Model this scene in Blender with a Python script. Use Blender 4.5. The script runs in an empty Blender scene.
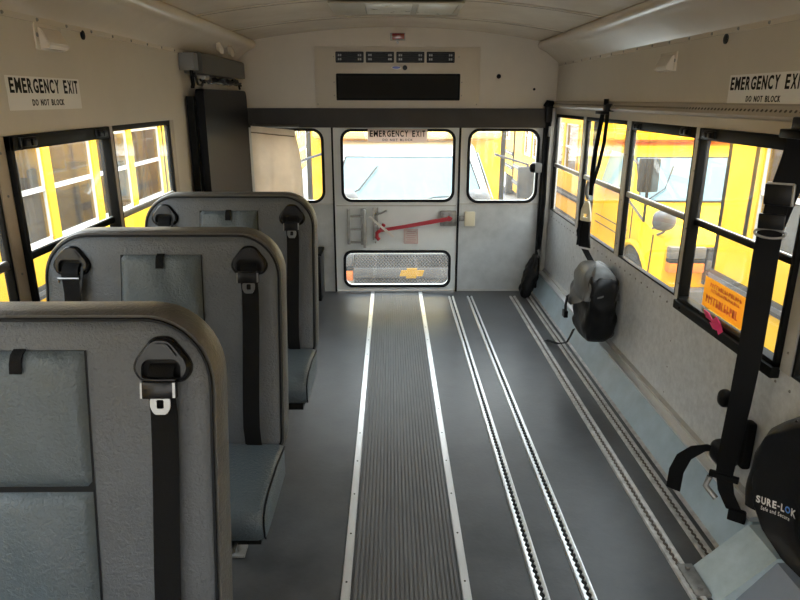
import bpy, bmesh, math, random
from mathutils import Vector, Matrix
C = bpy.context.scene.collection
PI = math.pi
random.seed(7)

# ------------------------------------------------------------------ camera, world, light
cam_d = bpy.data.cameras.new('camera'); cam = bpy.data.objects.new('camera', cam_d); C.objects.link(cam)
cam_d.sensor_fit = 'HORIZONTAL'; cam_d.sensor_width = 36; cam_d.lens = 643.58 / 800 * 36
cam_d.clip_start = 0.02; cam_d.clip_end = 300
_p, _y, _r = math.radians(17.3888), math.radians(.8506), math.radians(.1133)
fw = Vector((math.sin(_y)*math.cos(_p), math.cos(_y)*math.cos(_p), -math.sin(_p)))
rt = Vector((math.cos(_y), -math.sin(_y), 0)); up = rt.cross(fw)
r2 = math.cos(_r)*rt + math.sin(_r)*up; u2 = -math.sin(_r)*rt + math.cos(_r)*up
M = Matrix.Identity(4)
for i in range(3):
    M[i][0] = r2[i]; M[i][1] = u2[i]; M[i][2] = -fw[i]
M.translation = Vector((0, 0, 1.45))
cam.matrix_world = M
bpy.context.scene.camera = cam

w = bpy.data.worlds.new('sky'); bpy.context.scene.world = w; w.use_nodes = True
nt = w.node_tree; nt.nodes.clear()
bg = nt.nodes.new('ShaderNodeBackground'); wo = nt.nodes.new('ShaderNodeOutputWorld')
tc = nt.nodes.new('ShaderNodeTexCoord'); sp = nt.nodes.new('ShaderNodeSeparateXYZ'); rp = nt.nodes.new('ShaderNodeValToRGB')
rp.color_ramp.elements[0].position = .0; rp.color_ramp.elements[0].color = (1, .96, .90, 1)
rp.color_ramp.elements[1].position = .7; rp.color_ramp.elements[1].color = (.80, .90, 1, 1)
nt.links.new(tc.outputs['Generated'], sp.inputs[0]); nt.links.new(sp.outputs['Z'], rp.inputs[0])
nt.links.new(rp.outputs[0], bg.inputs[0]); bg.inputs[1].default_value = 5.2
nt.links.new(bg.outputs[0], wo.inputs[0])
sd = bpy.data.lights.new('sun', 'SUN'); sd.energy = 3.0; sd.angle = math.radians(25); sd.color = (1, .95, .86)
sun = bpy.data.objects.new('sun', sd); C.objects.link(sun); sun.rotation_euler = (math.radians(12), math.radians(6), 0)
vs = bpy.context.scene.view_settings
vs.view_transform = 'Standard'; vs.look = 'None'; vs.gamma = 1; vs.use_curve_mapping = False; vs.exposure = 0.56
cy = bpy.context.scene.cycles
cy.max_bounces = 14; cy.diffuse_bounces = 8; cy.glossy_bounces = 5; cy.transparent_max_bounces = 24; cy.transmission_bounces = 6
cy.sample_clamp_indirect = 12

# ------------------------------------------------------------------ materials
MATS = {}
def mat(name, col, rough=.5, metal=0., var=.0, vscale=6., bump=0., bscale=200., spec=.5, coat=0., col2=None, stretch=None):
    m = bpy.data.materials.new(name); m.use_nodes = True; n = m.node_tree; b = n.nodes['Principled BSDF']
    b.inputs['Base Color'].default_value = (*col, 1); b.inputs['Roughness'].default_value = rough
    b.inputs['Metallic'].default_value = metal; b.inputs['Specular IOR Level'].default_value = spec
    if coat: b.inputs['Coat Weight'].default_value = coat; b.inputs['Coat Roughness'].default_value = .12
    t = n.nodes.new('ShaderNodeTexCoord')
    src = t.outputs['Object']
    if stretch:
        mp = n.nodes.new('ShaderNodeMapping'); mp.inputs['Scale'].default_value = stretch
        n.links.new(src, mp.inputs[0]); src = mp.outputs[0]
    if var or col2:
        c2 = col2 or tuple(max(0, c*(1-var)) for c in col); c1 = col if col2 else tuple(min(1, c*(1+var)) for c in col)
        ns = n.nodes.new('ShaderNodeTexNoise'); ns.inputs['Scale'].default_value = vscale; ns.inputs['Detail'].default_value = 6
        ns.inputs['Roughness'].default_value = .65
        cr = n.nodes.new('ShaderNodeValToRGB'); cr.color_ramp.elements[0].position = .32; cr.color_ramp.elements[1].position = .68
        cr.color_ramp.elements[0].color = (*c2, 1); cr.color_ramp.elements[1].color = (*c1, 1)
        n.links.new(src, ns.inputs['Vector']); n.links.new(ns.outputs['Fac'], cr.inputs[0]); n.links.new(cr.outputs[0], b.inputs['Base Color'])
        mr = n.nodes.new('ShaderNodeMapRange'); mr.inputs[3].default_value = max(.03, rough-.08); mr.inputs[4].default_value = min(1, rough+.1)
        n.links.new(ns.outputs['Fac'], mr.inputs[0]); n.links.new(mr.outputs[0], b.inputs['Roughness'])
    if bump:
        nb = n.nodes.new('ShaderNodeTexNoise'); nb.inputs['Scale'].default_value = bscale; nb.inputs['Detail'].default_value = 4
        nb.inputs['Distortion'].default_value = .6
        bp = n.nodes.new('ShaderNodeBump'); bp.inputs['Strength'].default_value = bump; bp.inputs['Distance'].default_value = .004
        n.links.new(src, nb.inputs['Vector']); n.links.new(nb.outputs['Fac'], bp.inputs['Height']); n.links.new(bp.outputs[0], b.inputs['Normal'])
    MATS[name] = m; return m

def glass(name, tint=(.96, .98, .97), haze=.06, hazecol=(.9, .88, .84)):
    m = bpy.data.materials.new(name); m.use_nodes = True; n = m.node_tree; n.nodes.clear()
    o = n.nodes.new('ShaderNodeOutputMaterial'); tr = n.nodes.new('ShaderNodeBsdfTransparent'); tr.inputs[0].default_value = (*tint, 1)
    gl = n.nodes.new('ShaderNodeBsdfGlossy'); gl.inputs['Roughness'].default_value = .02
    lw = n.nodes.new('ShaderNodeLayerWeight'); lw.inputs[0].default_value = .5
    pw = n.nodes.new('ShaderNodeMath'); pw.operation = 'POWER'; pw.inputs[1].default_value = 4.5; n.links.new(lw.outputs['Facing'], pw.inputs[0])
    fr = n.nodes.new('ShaderNodeMath'); fr.operation = 'MULTIPLY_ADD'; fr.inputs[1].default_value = .55; fr.inputs[2].default_value = .025; n.links.new(pw.outputs[0], fr.inputs[0])
    mx = n.nodes.new('ShaderNodeMixShader'); n.links.new(fr.outputs[0], mx.inputs[0]); n.links.new(tr.outputs[0], mx.inputs[1]); n.links.new(gl.outputs[0], mx.inputs[2])
    tl = n.nodes.new('ShaderNodeBsdfTranslucent'); tl.inputs[0].default_value = (*hazecol, 1)
    mx2 = n.nodes.new('ShaderNodeMixShader')
    t = n.nodes.new('ShaderNodeTexCoord'); ns = n.nodes.new('ShaderNodeTexNoise'); ns.inputs['Scale'].default_value = 5; ns.inputs['Detail'].default_value = 5
    mr = n.nodes.new('ShaderNodeMapRange'); mr.inputs[1].default_value = .3; mr.inputs[2].default_value = .7; mr.inputs[3].default_value = haze*.6; mr.inputs[4].default_value = haze*1.4
    n.links.new(t.outputs['Object'], ns.inputs['Vector']); n.links.new(ns.outputs['Fac'], mr.inputs[0]); n.links.new(mr.outputs[0], mx2.inputs[0])
    n.links.new(mx.outputs[0], mx2.inputs[1]); n.links.new(tl.outputs[0], mx2.inputs[2]); n.links.new(mx2.outputs[0], o.inputs[0])
    return m

cream = mat('cream_paint', (.545, .485, .395), .34, var=.05, vscale=2.5)
ceilm = mat('ceiling_paint', (.64, .565, .46), .22, var=.05, vscale=2)
tan = mat('tan_post_paint', (.40, .33, .25), .4, var=.12, vscale=8)
silver = mat('silver_post', (.50, .49, .46), .42, metal=.3, var=.1, vscale=10)
alu = mat('brushed_aluminium', (.80, .80, .80), .33, metal=.75, var=.12, vscale=14, stretch=(1, .15, 1))
alu_d = mat('dull_aluminium', (.66, .65, .64), .42, metal=.4, col2=(.36, .35, .34), vscale=30)
speck = mat('speckled_metal', (.66, .675, .685), .42, metal=.2, col2=(.50, .51, .52), vscale=38)
rearpan = mat('scuffed_grey_panel', (.56, .58, .58), .36, metal=.25, col2=(.38, .395, .395), vscale=4)
doorp = mat('pale_grey_paint', (.72, .75, .75), .4, var=.05, vscale=3)
winpan = mat('window_surround_paint', (.64, .65, .64), .4, var=.06, vscale=3)
kick = mat('blue_grey_paint', (.37, .47, .54), .4, var=.12, vscale=7)
kick2 = mat('pale_blue_grey_plate', (.38, .46, .49), .38, var=.16, vscale=9)
hdr = mat('dark_header_vinyl', (.060, .058, .058), .55, spec=.15, var=.1, bump=.3)
floorm = mat('floor_vinyl', (.076, .077, .080), .36, col2=(.032, .033, .035), vscale=2.6, bump=.12, bscale=60)
aislem = mat('ribbed_rubber', (.125, .12, .113), .45, col2=(.070, .068, .065), vscale=9, stretch=(1, .3, 1))
black = mat('black_plastic', (.006, .006, .0065), .30, spec=.12)
blackm = mat('black_metal_frame', (.006, .006, .0055), .45, spec=.08)
rubber = mat('black_rubber', (.010, .011, .013), .5, spec=.12)
web = mat('black_webbing', (.007, .007, .0075), .62, spec=.08, bump=.5, bscale=700)
cloth_b = mat('black_nylon', (.007, .007, .0075), .42, spec=.22, bump=.6, bscale=26)
cloth_g = mat('grey_nylon', (.105, .105, .102), .5, spec=.3, bump=.5, bscale=30)
vinyl = mat('seat_vinyl', (.072, .079, .089), .40, var=.10, vscale=9, bump=.75, bscale=150, spec=.45)
vinyl_b = mat('blue_grey_seat_vinyl', (.063, .081, .094), .40, var=.10, vscale=8, bump=.65, bscale=140, spec=.45)
vinyl_t = mat('warm_reflection_vinyl', (.078, .075, .070), .42, var=.16, vscale=14, bump=.6, bscale=120)  # seat edge vinyl, warm reflected light put into its base colour
seam = mat('dark_piping', (.007, .008, .010), .5, spec=.15)
chrome = mat('chrome', (.20, .20, .20), .30, metal=1.)
steel = mat('dull_steel', (.24, .235, .225), .42, metal=.6, var=.25, vscale=30)
greymtl = mat('grey_housing_paint', (.075, .072, .062), .5, spec=.3, var=.08)
lightgrey = mat('light_grey_plastic', (.17, .17, .165), .45)
creamp = mat('cream_plastic', (.72, .66, .48), .45)
red = mat('red_lever_paint', (.42, .02, .035), .4, var=.15)
redlens = mat('red_lens', (.20, .012, .010), .25, coat=.6)
gloss = mat('gloss_black_plastic', (.008, .008, .009), .22, spec=.20)
white = mat('white_label', (.74, .71, .66), .5)
sheet = mat('beige_curtain_cloth', (.84, .76, .66), .75, var=.12, vscale=6, bump=.4, bscale=60)
ink = mat('black_ink', (.006, .006, .006), .5, spec=.1)
redink = mat('red_ink', (.55, .03, .04), .5)
pinkm = mat('pink_label', (.82, .73, .69), .5)
blue = mat('blue_badge', (.06, .09, .40), .35)
lens = mat('cloudy_lens', (.62, .60, .50), .28, var=.1)
lensf = mat('lamp_frame', (.36, .32, .22), .4)
pinkr = mat('pink_ribbon', (.85, .06, .22), .5)
yel = mat('bus_yellow', (.90, .50, .004), .5, var=.03, vscale=2, spec=.2)
yel2 = mat('pale_bus_yellow', (.90, .66, .20), .4)
busblk = mat('bus_black_trim', (.02, .02, .02), .45, spec=.3)
railm = mat('grey_rail', (.11, .11, .115), .4, metal=.2)
sashm = mat('white_sash', (.75, .75, .72), .4)
busin = mat('bus_interior_grey', (.28, .26, .23), .6, var=.2)
busseat = mat('bus_seat_brown', (.13, .095, .06), .6, var=.3)
vanw = mat('white_van_paint', (.78, .79, .78), .35, coat=.3)
orange = mat('amber_lens', (.85, .22, .03), .3)
gold = mat('gold_emblem', (.50, .27, .01), .4, spec=.3)
lampm = mat('headlamp_lens', (.13, .13, .135), .15)
tire = mat('tire_rubber', (.03, .03, .03), .8)
asphalt = mat('asphalt', (.20, .195, .19), .9, var=.2, vscale=12)
orlabel = mat('orange_label', (.98, .62, .12), .5)
G = glass('window_glass', haze=.02)
GR = glass('dusty_rear_glass', haze=.035)
GB = glass('bus_window_glass', tint=(.75, .76, .74), haze=.12, hazecol=(.60, .60, .58))
meshm = mat('grille_mesh_grey', (.075, .075, .078), .45, spec=.3)
hole = mat('track_hole_brown', (.09, .07, .055), .6)
WS = mat('windshield_glass', (.22, .34, .37), .08, spec=.7, coat=.2)

def add_translucent(m, fac):
    n = m.node_tree; b = n.nodes['Principled BSDF']; o = [x for x in n.nodes if x.type == 'OUTPUT_MATERIAL'][0]
    tl = n.nodes.new('ShaderNodeBsdfTranslucent'); tl.inputs[0].default_value = b.inputs['Base Color'].default_value
    mx = n.nodes.new('ShaderNodeMixShader'); mx.inputs[0].default_value = fac
    n.links.new(b.outputs[0], mx.inputs[1]); n.links.new(tl.outputs[0], mx.inputs[2]); n.links.new(mx.outputs[0], o.inputs[0])
add_translucent(sheet, .45); add_translucent(pinkm, .4); add_translucent(orlabel, .55)
# ------------------------------------------------------------------ mesh helpers
def V(*a): return Vector(a)
class MB:
    def __init__(s): s.bm = bmesh.new()
    def _mi(s, faces, mi):
        for f in faces: f.material_index = mi
    def box(s, x0, x1, y0, y1, z0, z1, bev=0, mi=0, mtx=None, seg=2):
        n0 = len(s.bm.verts); f0 = len(s.bm.faces)
        t = bmesh.new(); bmesh.ops.create_cube(t, size=1)
        for v in t.verts: v.co = V((x0+x1)/2+v.co.x*(x1-x0), (y0+y1)/2+v.co.y*(y1-y0), (z0+z1)/2+v.co.z*(z1-z0))
        if bev: bmesh.ops.bevel(t, geom=t.edges[:], offset=bev, segments=seg, profile=.6, affect='EDGES')
        s.merge(t, mtx, mi); return s
    def merge(s, t, mtx=None, mi=0):
        if mtx is not None: bmesh.ops.transform(t, matrix=mtx, verts=t.verts)
        for f in t.faces: f.material_index = mi
        me = bpy.data.meshes.new('tmp'); t.to_mesh(me); t.free(); s.bm.from_mesh(me); bpy.data.meshes.remove(me)
    def tube(s, pts, r, n=8, closed=False, mi=0, flat=1.):
        pts = [Vector(p) for p in pts]; t = bmesh.new(); rings = []
        m = len(pts); prev = None
        for i, p in enumerate(pts):
            a = pts[i-1] if (i > 0 or closed) else p; b = pts[(i+1) % m] if (i < m-1 or closed) else p
            d = (b-a).normalized()
            if prev is None:
                u = d.cross(V(0, 0, 1)); u = u.normalized() if u.length > .1 else V(1, 0, 0)
            else:
                u = (prev - d*prev.dot(d)); u = u.normalized() if u.length > 1e-4 else V(1, 0, 0)
            prev = u; v = d.cross(u)
            rr = r[i] if isinstance(r, (list, tuple)) else r
            rings.append([t.verts.new(p+u*rr*math.cos(2*PI*k/n)+v*rr*flat*math.sin(2*PI*k/n)) for k in range(n)])
        for i in range(m if closed else m-1):
            A, B = rings[i], rings[(i+1) % m]
            for k in range(n): t.faces.new((A[k], A[(k+1) % n], B[(k+1) % n], B[k]))
        if not closed: t.faces.new(rings[0][::-1]); t.faces.new(rings[-1])
        s.merge(t, None, mi); return s
    def ribbon(s, pts, wv, th=.002, mi=0):
        pts = [Vector(p) for p in pts]; t = bmesh.new(); rows = []
        for i, p in enumerate(pts):
            a = pts[max(i-1, 0)]; b = pts[min(i+1, len(pts)-1)]; d = (b-a).normalized()
            wvi = Vector(wv[i]) if isinstance(wv, list) else Vector(wv)
            nn = d.cross(wvi).normalized()*th/2
            rows.append([t.verts.new(p-wvi/2-nn), t.verts.new(p+wvi/2-nn), t.verts.new(p+wvi/2+nn), t.verts.new(p-wvi/2+nn)])
        for i in range(len(rows)-1):
            A, B = rows[i], rows[i+1]
            for k in range(4): t.faces.new((A[k], A[(k+1) % 4], B[(k+1) % 4], B[k]))
        t.faces.new(rows[0][::-1]); t.faces.new(rows[-1]); s.merge(t, None, mi); return s
    def prism(s, poly, axis, a0, a1, mi=0, bev=0):
        t = bmesh.new()
        def P(q, a):
            return {'x': V(a, q[0], q[1]), 'y': V(q[0], a, q[1]), 'z': V(q[0], q[1], a)}[axis]
        A = [t.verts.new(P(q, a0)) for q in poly]; B = [t.verts.new(P(q, a1)) for q in poly]; n = len(poly)
        for i in range(n): t.faces.new((A[i], A[(i+1) % n], B[(i+1) % n], B[i]))
        t.faces.new(A[::-1]); t.faces.new(B); bmesh.ops.recalc_face_normals(t, faces=t.faces)
        if bev: bmesh.ops.bevel(t, geom=t.edges[:], offset=bev, segments=2, affect='EDGES')
        s.merge(t, None, mi); return s
    def cyl(s, p0, p1, r, n=16, mi=0): return s.tube([p0, p1], r, n, mi=mi)
    def loft(s, rings, mi=0, cap0=True, cap1=True, mtx=None):
        t = bmesh.new(); R = [[t.verts.new(p) for p in r] for r in rings]; n = len(R[0])
        for A, B in zip(R, R[1:]):
            for k in range(n): t.faces.new((A[k], A[(k+1) % n], B[(k+1) % n], B[k]))
        if cap0: t.faces.new(R[0][::-1])
        if cap1: t.faces.new(R[-1])
        bmesh.ops.recalc_face_normals(t, faces=t.faces)
        s.merge(t, mtx, mi); return s
    def plate(s, outer, holes, th, mtx, mi=0):
        cu = bpy.data.curves.new('c', 'CURVE'); cu.dimensions = '2D'; cu.fill_mode = 'BOTH'; cu.extrude = th/2
        for loop in [outer]+holes:
            sp_ = cu.splines.new('POLY'); sp_.points.add(len(loop)-1)
            for pt, q in zip(sp_.points, loop): pt.co = (q[0], q[1], 0, 1)
            sp_.use_cyclic_u = True
        s._curve(cu, mtx, mi); return s
    def _curve(s, cu, mtx, mi, fit=None):
        o = bpy.data.objects.new('c', cu); C.objects.link(o)
        dg = bpy.context.evaluated_depsgraph_get(); dg.update()
        me = bpy.data.meshes.new_from_object(o.evaluated_get(dg))
        t = bmesh.new(); t.from_mesh(me); bpy.data.meshes.remove(me)
        C.objects.unlink(o); bpy.data.objects.remove(o); bpy.data.curves.remove(cu)
        if fit and t.verts:
            x0 = min(v.co.x for v in t.verts); x1 = max(v.co.x for v in t.verts); y0 = min(v.co.y for v in t.verts); y1 = max(v.co.y for v in t.verts)
            for v in t.verts:
                v.co.x = ((v.co.x-x0)/(x1-x0)-.5)*fit[0]; v.co.y = ((v.co.y-y0)/(y1-y0)-.5)*fit[1]
        bmesh.ops.remove_doubles(t, verts=t.verts, dist=1e-6)
        s.merge(t, mtx, mi)
    def text(s, txt, wd, ht, mtx, bold=.012, mi=0, th=.0008):
        cu = bpy.data.curves.new('t', 'FONT'); cu.body = txt; cu.size = 1; cu.offset = bold; cu.space_character = 1.16; cu.extrude = th/2; cu.resolution_u = 3
        s._curve(cu, mtx, mi, (wd, ht)); return s

CAPW = dict(I=.13, M=.78, N=.66, G=.70, O=.74, C=.68, R=.64, B=.62, E=.56, T=.60, X=.66, Y=.66, K=.64, L=.52, D=.66, S=.62, U=.64)
def caps(mb, txt, wd, ht, mtx, bold=.03, th=.0008, mi=0):
    """evenly spaced capitals filling wd x ht, centred on the matrix origin"""
    gap = .17; adv = [(.42 if c == ' ' else .34 if c == '-' else CAPW[c])+gap for c in txt]; k = wd/(sum(adv)-gap); x = -wd/2
    for c, a in zip(txt, adv):
        w_ = (a-gap)*k
        if c == '-': mb.box(x, x+w_, -ht*.10, ht*.06, -th/2, th/2, mtx=mtx, mi=mi)
        elif c == 'I': mb.box(x, x+w_, -ht/2, ht/2, -th/2, th/2, mtx=mtx, mi=mi)
        elif c != ' ': mb.text(c, w_, ht, mtx @ Matrix.Translation((x+w_/2, 0, 0)), bold, mi, th)
        x += a*k
def basis(o, u, v):
    """matrix with local x -> u, local y -> v, local z -> u x v, at o"""
    u = Vector(u).normalized(); v = Vector(v).normalized(); w_ = u.cross(v)
    m = Matrix.Identity(4)
    for i in range(3): m[i][0] = u[i]; m[i][1] = v[i]; m[i][2] = w_[i]; m[i][3] = o[i]
    return m
def rrect(x0, x1, y0, y1, r, n=6):
    r = r if isinstance(r, (list, tuple)) else [r]*4      # bl br tr tl
    out = []
    for (cx, cy_, a, q) in ((x0+r[0], y0+r[0], PI, r[0]), (x1-r[1], y0+r[1], 1.5*PI, r[1]), (x1-r[2], y1-r[2], 0, r[2]), (x0+r[3], y1-r[3], .5*PI, r[3])):
        for k in range(n+1): out.append((cx+q*math.cos(a+k*PI/2/n), cy_+q*math.sin(a+k*PI/2/n)))
    return out
def rpoly(pts, rad, n=5):
    out = []; m = len(pts)
    for i in range(m):
        p = Vector(pts[i]); a = Vector(pts[i-1]); b = Vector(pts[(i+1) % m]); r = rad[i] if isinstance(rad, list) else rad
        pa = p+(a-p).normalized()*r; pb = p+(b-p).normalized()*r
        for k in range(n+1):
            t = k/n; q = (1-t)**2*pa+2*t*(1-t)*p+t*t*pb; out.append((q.x, q.y))
    return out

def root_loc(o):
    l = Vector((0, 0, 0))
    while o is not None: l += o.location; o = o.parent
    return l
def link(name, mb, mats, parent=None, world=True, smooth=35):
    mats = mats if isinstance(mats, (list, tuple)) else [mats]
    bmesh.ops.recalc_face_normals(mb.bm, faces=mb.bm.faces)
    if world and parent is not None:
        l = root_loc(parent); bmesh.ops.translate(mb.bm, vec=-l, verts=mb.bm.verts)
    me = bpy.data.meshes.new(name); mb.bm.to_mesh(me); mb.bm.free()
    for m in mats: me.materials.append(m)
    for p in me.polygons: p.use_smooth = True
    me.set_sharp_from_angle(angle=math.radians(smooth))
    o = bpy.data.objects.new(name, me); C.objects.link(o)
    if parent is not None: o.parent = parent
    return o
def rebase(o):
    vs_ = o.data.vertices; x = (min(v.co.x for v in vs_)+max(v.co.x for v in vs_))/2; y = (min(v.co.y for v in vs_)+max(v.co.y for v in vs_))/2; z = min(v.co.z for v in vs_)
    o.data.transform(Matrix.Translation((-x, -y, -z))); o.location = (x, y, z)
def thing(name, loc, label, cat, group=None, rotz=0):
    o = bpy.data.objects.new(name, None); C.objects.link(o); o.location = loc; o.rotation_euler = (0, 0, rotz); o.empty_display_size = .1
    o['label'] = label; o['category'] = cat
    if group: o['group'] = group
    return o
def solo(name, mb, mats, label, cat, group=None, smooth=35):
    o = link(name, mb, mats, None, smooth=smooth); rebase(o); o['label'] = label; o['category'] = cat
    if group: o['group'] = group
    return o
def struct(name, mb, mats, label=None, cat=None):
    o = link(name, mb, mats) if mb is not None else bpy.data.objects.new(name, None)
    if mb is None: C.objects.link(o)
    o['kind'] = 'structure'
    if label: o['label'] = label; o['category'] = cat or name.split('_')[0]
    return o

# ------------------------------------------------------------------ dimensions (metres; camera stands at x=0,y=0)
XL, XR, YR, YF = -1.10, 1.20, 4.86, -2.4
XC = .045
ZS, ZT = .655, 1.345           # window sill / head
RY = [4.84, 4.09, 3.325, 2.555, 1.785, 1.02, .25, -.52, -1.29, -2.06]   # right pillar centres
LY = [3.36, 2.61, 1.865, 1.12, .375, -.37, -1.115, -1.86]               # left pillar centres

# ------------------------------------------------------------------ the setting
m = MB(); m.box(-14, 14, -14, 26, -.95, -.90); struct('ground', m, asphalt, 'grey asphalt of the parking lot outside the bus', 'ground')
m = MB(); m.box(XL-.05, XR+.05, YF-.05, YR+.05, -.06, 0); struct('floor', m, floorm, 'dark grey vinyl floor of the bus', 'floor')

# ceiling: shallow arc with raised transverse seams
def zc(x): return 1.925 - .085*(x-XC)**2
m = MB(); t = bmesh.new()
NX = 24; xs = [XL-.05+(XR-XL+.1)*i/NX for i in range(NX+1)]
for yy0, yy1 in ((YF-.05, YR+.05),):
    lo = [[t.verts.new((x, y, zc(x))) for x in xs] for y in (yy0, yy1)]; hi = [[t.verts.new((x, y, zc(x)+.03)) for x in xs] for y in (yy0, yy1)]
    for i in range(NX):
        t.faces.new((lo[0][i], lo[0][i+1], lo[1][i+1], lo[1][i])); t.faces.new((hi[0][i], hi[1][i], hi[1][i+1], hi[0][i+1]))
m.merge(t)
for ys in (4.19, 3.45, 2.71, 1.97, 1.23, .49, -.25, -1.0, -1.75):
    m.ribbon([(x, ys, zc(x)-.0035) for x in xs[2:-2]], V(0, .035, 0), .003)
    m.ribbon([(x, ys+.019, zc(x)-.004) for x in xs[2:-2]], V(0, .005, 0), .004, mi=1)
struct('ceiling', m, [ceilm, greymtl], 'glossy cream curved ceiling with transverse seams', 'ceiling')

# side walls
def side_wall(name, side, X, pil, yend, mats, label):
    s = side; xo = X+s*.030; m = MB()
    def B(y0, y1, z0, z1, mi, d=0.): m.box(min(X-s*d, xo), max(X-s*d, xo), y0, y1, z0, z1, mi=mi)
    B(YF, YR, 0, ZS, 0)
    B(YF, YR, ZT, 1.95, 1)
    for i, y in enumerate(pil):
        if abs(y-YR) < .1: B(y-.03, YR, ZS, ZT, 2)
        else: B(y-.026, y+.026, ZS, ZT, 2, .004)
    if yend < YR-.2: B(yend, YR, ZS, ZT, 1)
    B(YF, pil[-1]-.7, ZS, ZT, 1)
    # rivets below the windows and screws on the pillars
    def riv(y, z, r=.006, mi=3, d=0):
        m.tube([(X-s*(d-.001), y, z), (X-s*(d+.0025), y, z)], [r, r*.6], 8, mi=mi)
    y = YF+.1
    while y < YR-.1:
        riv(y, ZS-.045); y += .075
    for yv in pil[1:]:
        for z in (.72, .95, 1.18, 1.30): riv(yv, z, .005, 3, .004)
        for z in (.22, .34, .46): riv(yv+.01, z, .0035)
    return struct(name, m, mats, label, 'wall')
side_wall('wall_right', 1, XR, RY, YR, [speck, cream, silver, steel], 'right bus wall, speckled grey metal below the windows and cream above')
side_wall('wall_left', -1, XL, LY, LY[0]+.03, [speck, cream, tan, steel], 'left bus wall with cream upper panel and tan window posts')

# kick panel along the right wall, ledge on top
m = MB(); m.prism([(1.105, 0), (1.165, .150), (1.2, .150), (1.2, 0)], 'y', 1.75, YR-.01)
m.prism([(1.095, 0), (1.095, .006), (1.125, .012), (1.125, 0)], 'y', 1.75, YR-.01, mi=2)
m.prism([(1.155, .150), (1.152, .163), (1.165, .168), (1.2, .168), (1.2, .150)], 'y', 1.75, YR-.01, mi=3)
m.prism([(1.188, .168), (1.182, .185), (1.2, .192), (1.2, .168)], 'y', 1.75, YR-.01, mi=1)
struct('baseboard_right', m, [kick, silver, alu_d, alu], 'blue-grey kick panel with silver ledge along right wall', 'baseboard')

# overhead bulkhead panels both sides
def bulk(name, s, X, label):
    m = MB(); xi = X-s*.125
    prof = [(xi+s*.004, 1.842), (xi-s*.012, 1.840), (xi-s*.026, 1.830), (xi-s*.033, 1.814), (xi-s*.030, 1.798), (xi-s*.018, 1.786), (xi+s*.004, 1.777), (xi+s*.030, 1.764), (X-s*.018, 1.706), (X-s*.004, 1.690), (X-s*.004, 1.672), (X, 1.672), (X, 1.85)]
    m.prism(prof, 'y', YF, YR-.002)
    m.box(min(xi+s*.004, xi-s*.002), max(xi+s*.004, xi-s*.002), YF, YR-.002, 1.838, 1.905, mi=3)
    y = -2.0
    while y < YR-.1:
        m.tube([(X-s*.004, y, 1.681), (X-s*.008, y, 1.681)], [.006, .004], 8, mi=2); y += .19
    return struct(name, m, [ceilm, greymtl, steel, ink], label, 'trim')
bulk('trim_1', -1, XL, 'rolled cream bulkhead panel above the left windows')
bulk('trim_2', 1, XR, 'rolled cream bulkhead panel above the right windows')

# rear wall
MW = lambda x, z: None
def rearM(y): return basis((0, y, 0), (1, 0, 0), (0, 0, 1))      # local x->X, y->Z, normal -> -Y
m = MB()
arc = [(x, zc(x)+.01) for x in xs][::-1]
m.plate([(XL-.05, 1.25), (XR+.05, 1.25)]+arc, [], .05, rearM(YR+.025), 0)
m.box(XL-.05, -.432, YR, YR+.05, 0, .69, mi=1); m.box(.517, XR+.05, YR, YR+.05, 0, .69, mi=1)
m.plate([(XL-.05, .69), (-.432, .69), (-.432, 1.26), (XL-.05, 1.26)], [rrect(-.985, -.505, .712, 1.226, .07)], .05, rearM(YR+.025), 2)
m.plate([(.517, .69), (XR+.05, .69), (XR+.05, 1.26), (.517, 1.26)], [rrect(.585, 1.085, .712, 1.226, .07)], .05, rearM(YR+.025), 2)
for x0, x1 in ((-1.1, -.434), (.519, 1.2)): m.box(x0, x1, YR-.004, YR, .684, .694, mi=3)
m.box(.519, 1.2, YR-.005, YR, .004, .016, mi=3)
struct('wall_rear', m, [cream, rearpan, winpan, silver], 'rear bus wall, cream above and scuffed grey below', 'wall')
m = MB(); m.box(XL, 1.125, YR-.05, YR, 1.248, 1.382, bev=.008)
struct('trim_3', m, hdr, 'dark padded header bar above the rear door', 'trim')
# narrow dark corner post and silver edge at right rear
m = MB(); m.box(1.118, 1.152, YR-.035, YR, 0, 1.42, bev=.006); m.box(1.165, 1.197, YR-.02, YR, .16, 1.36, mi=1)
struct('trim_4', m, [blackm, silver], 'dark vertical post in the right rear corner', 'trim')

def gasket(mb, x0, x1, z0, z1, r, y, mi=0, wd=.016):
    mb.plate(rrect(x0-wd, x1+wd, z0-wd, z1+wd, r+wd), [rrect(x0+.004, x1-.004, z0+.004, z1-.004, r)], .016, rearM(y), mi)
def pane_rear(x0, x1, z0, z1, y, r=.07):
    mb = MB(); mb.plate(rrect(x0, x1, z0, z1, r), [], .004, rearM(y)); return mb
def rear_window(name, x0, x1, z0, z1, label):
    root = struct(name, None, None, label, 'window'); root.location = ((x0+x1)/2, YR, z0)
    g = MB(); gasket(g, x0, x1, z0, z1, .07, YR-.004); link('window_gasket', g, rubber, root)
    link('pane', pane_rear(x0-.003, x1+.003, z0-.003, z1+.003, YR+.02), GR, root)
rear_window('window_1', -.985, -.505, .712, 1.226, 'rounded rear window left of the emergency door')
rear_window('window_2', .585, 1.085, .712, 1.226, 'rounded rear window right of the emergency door')

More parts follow.
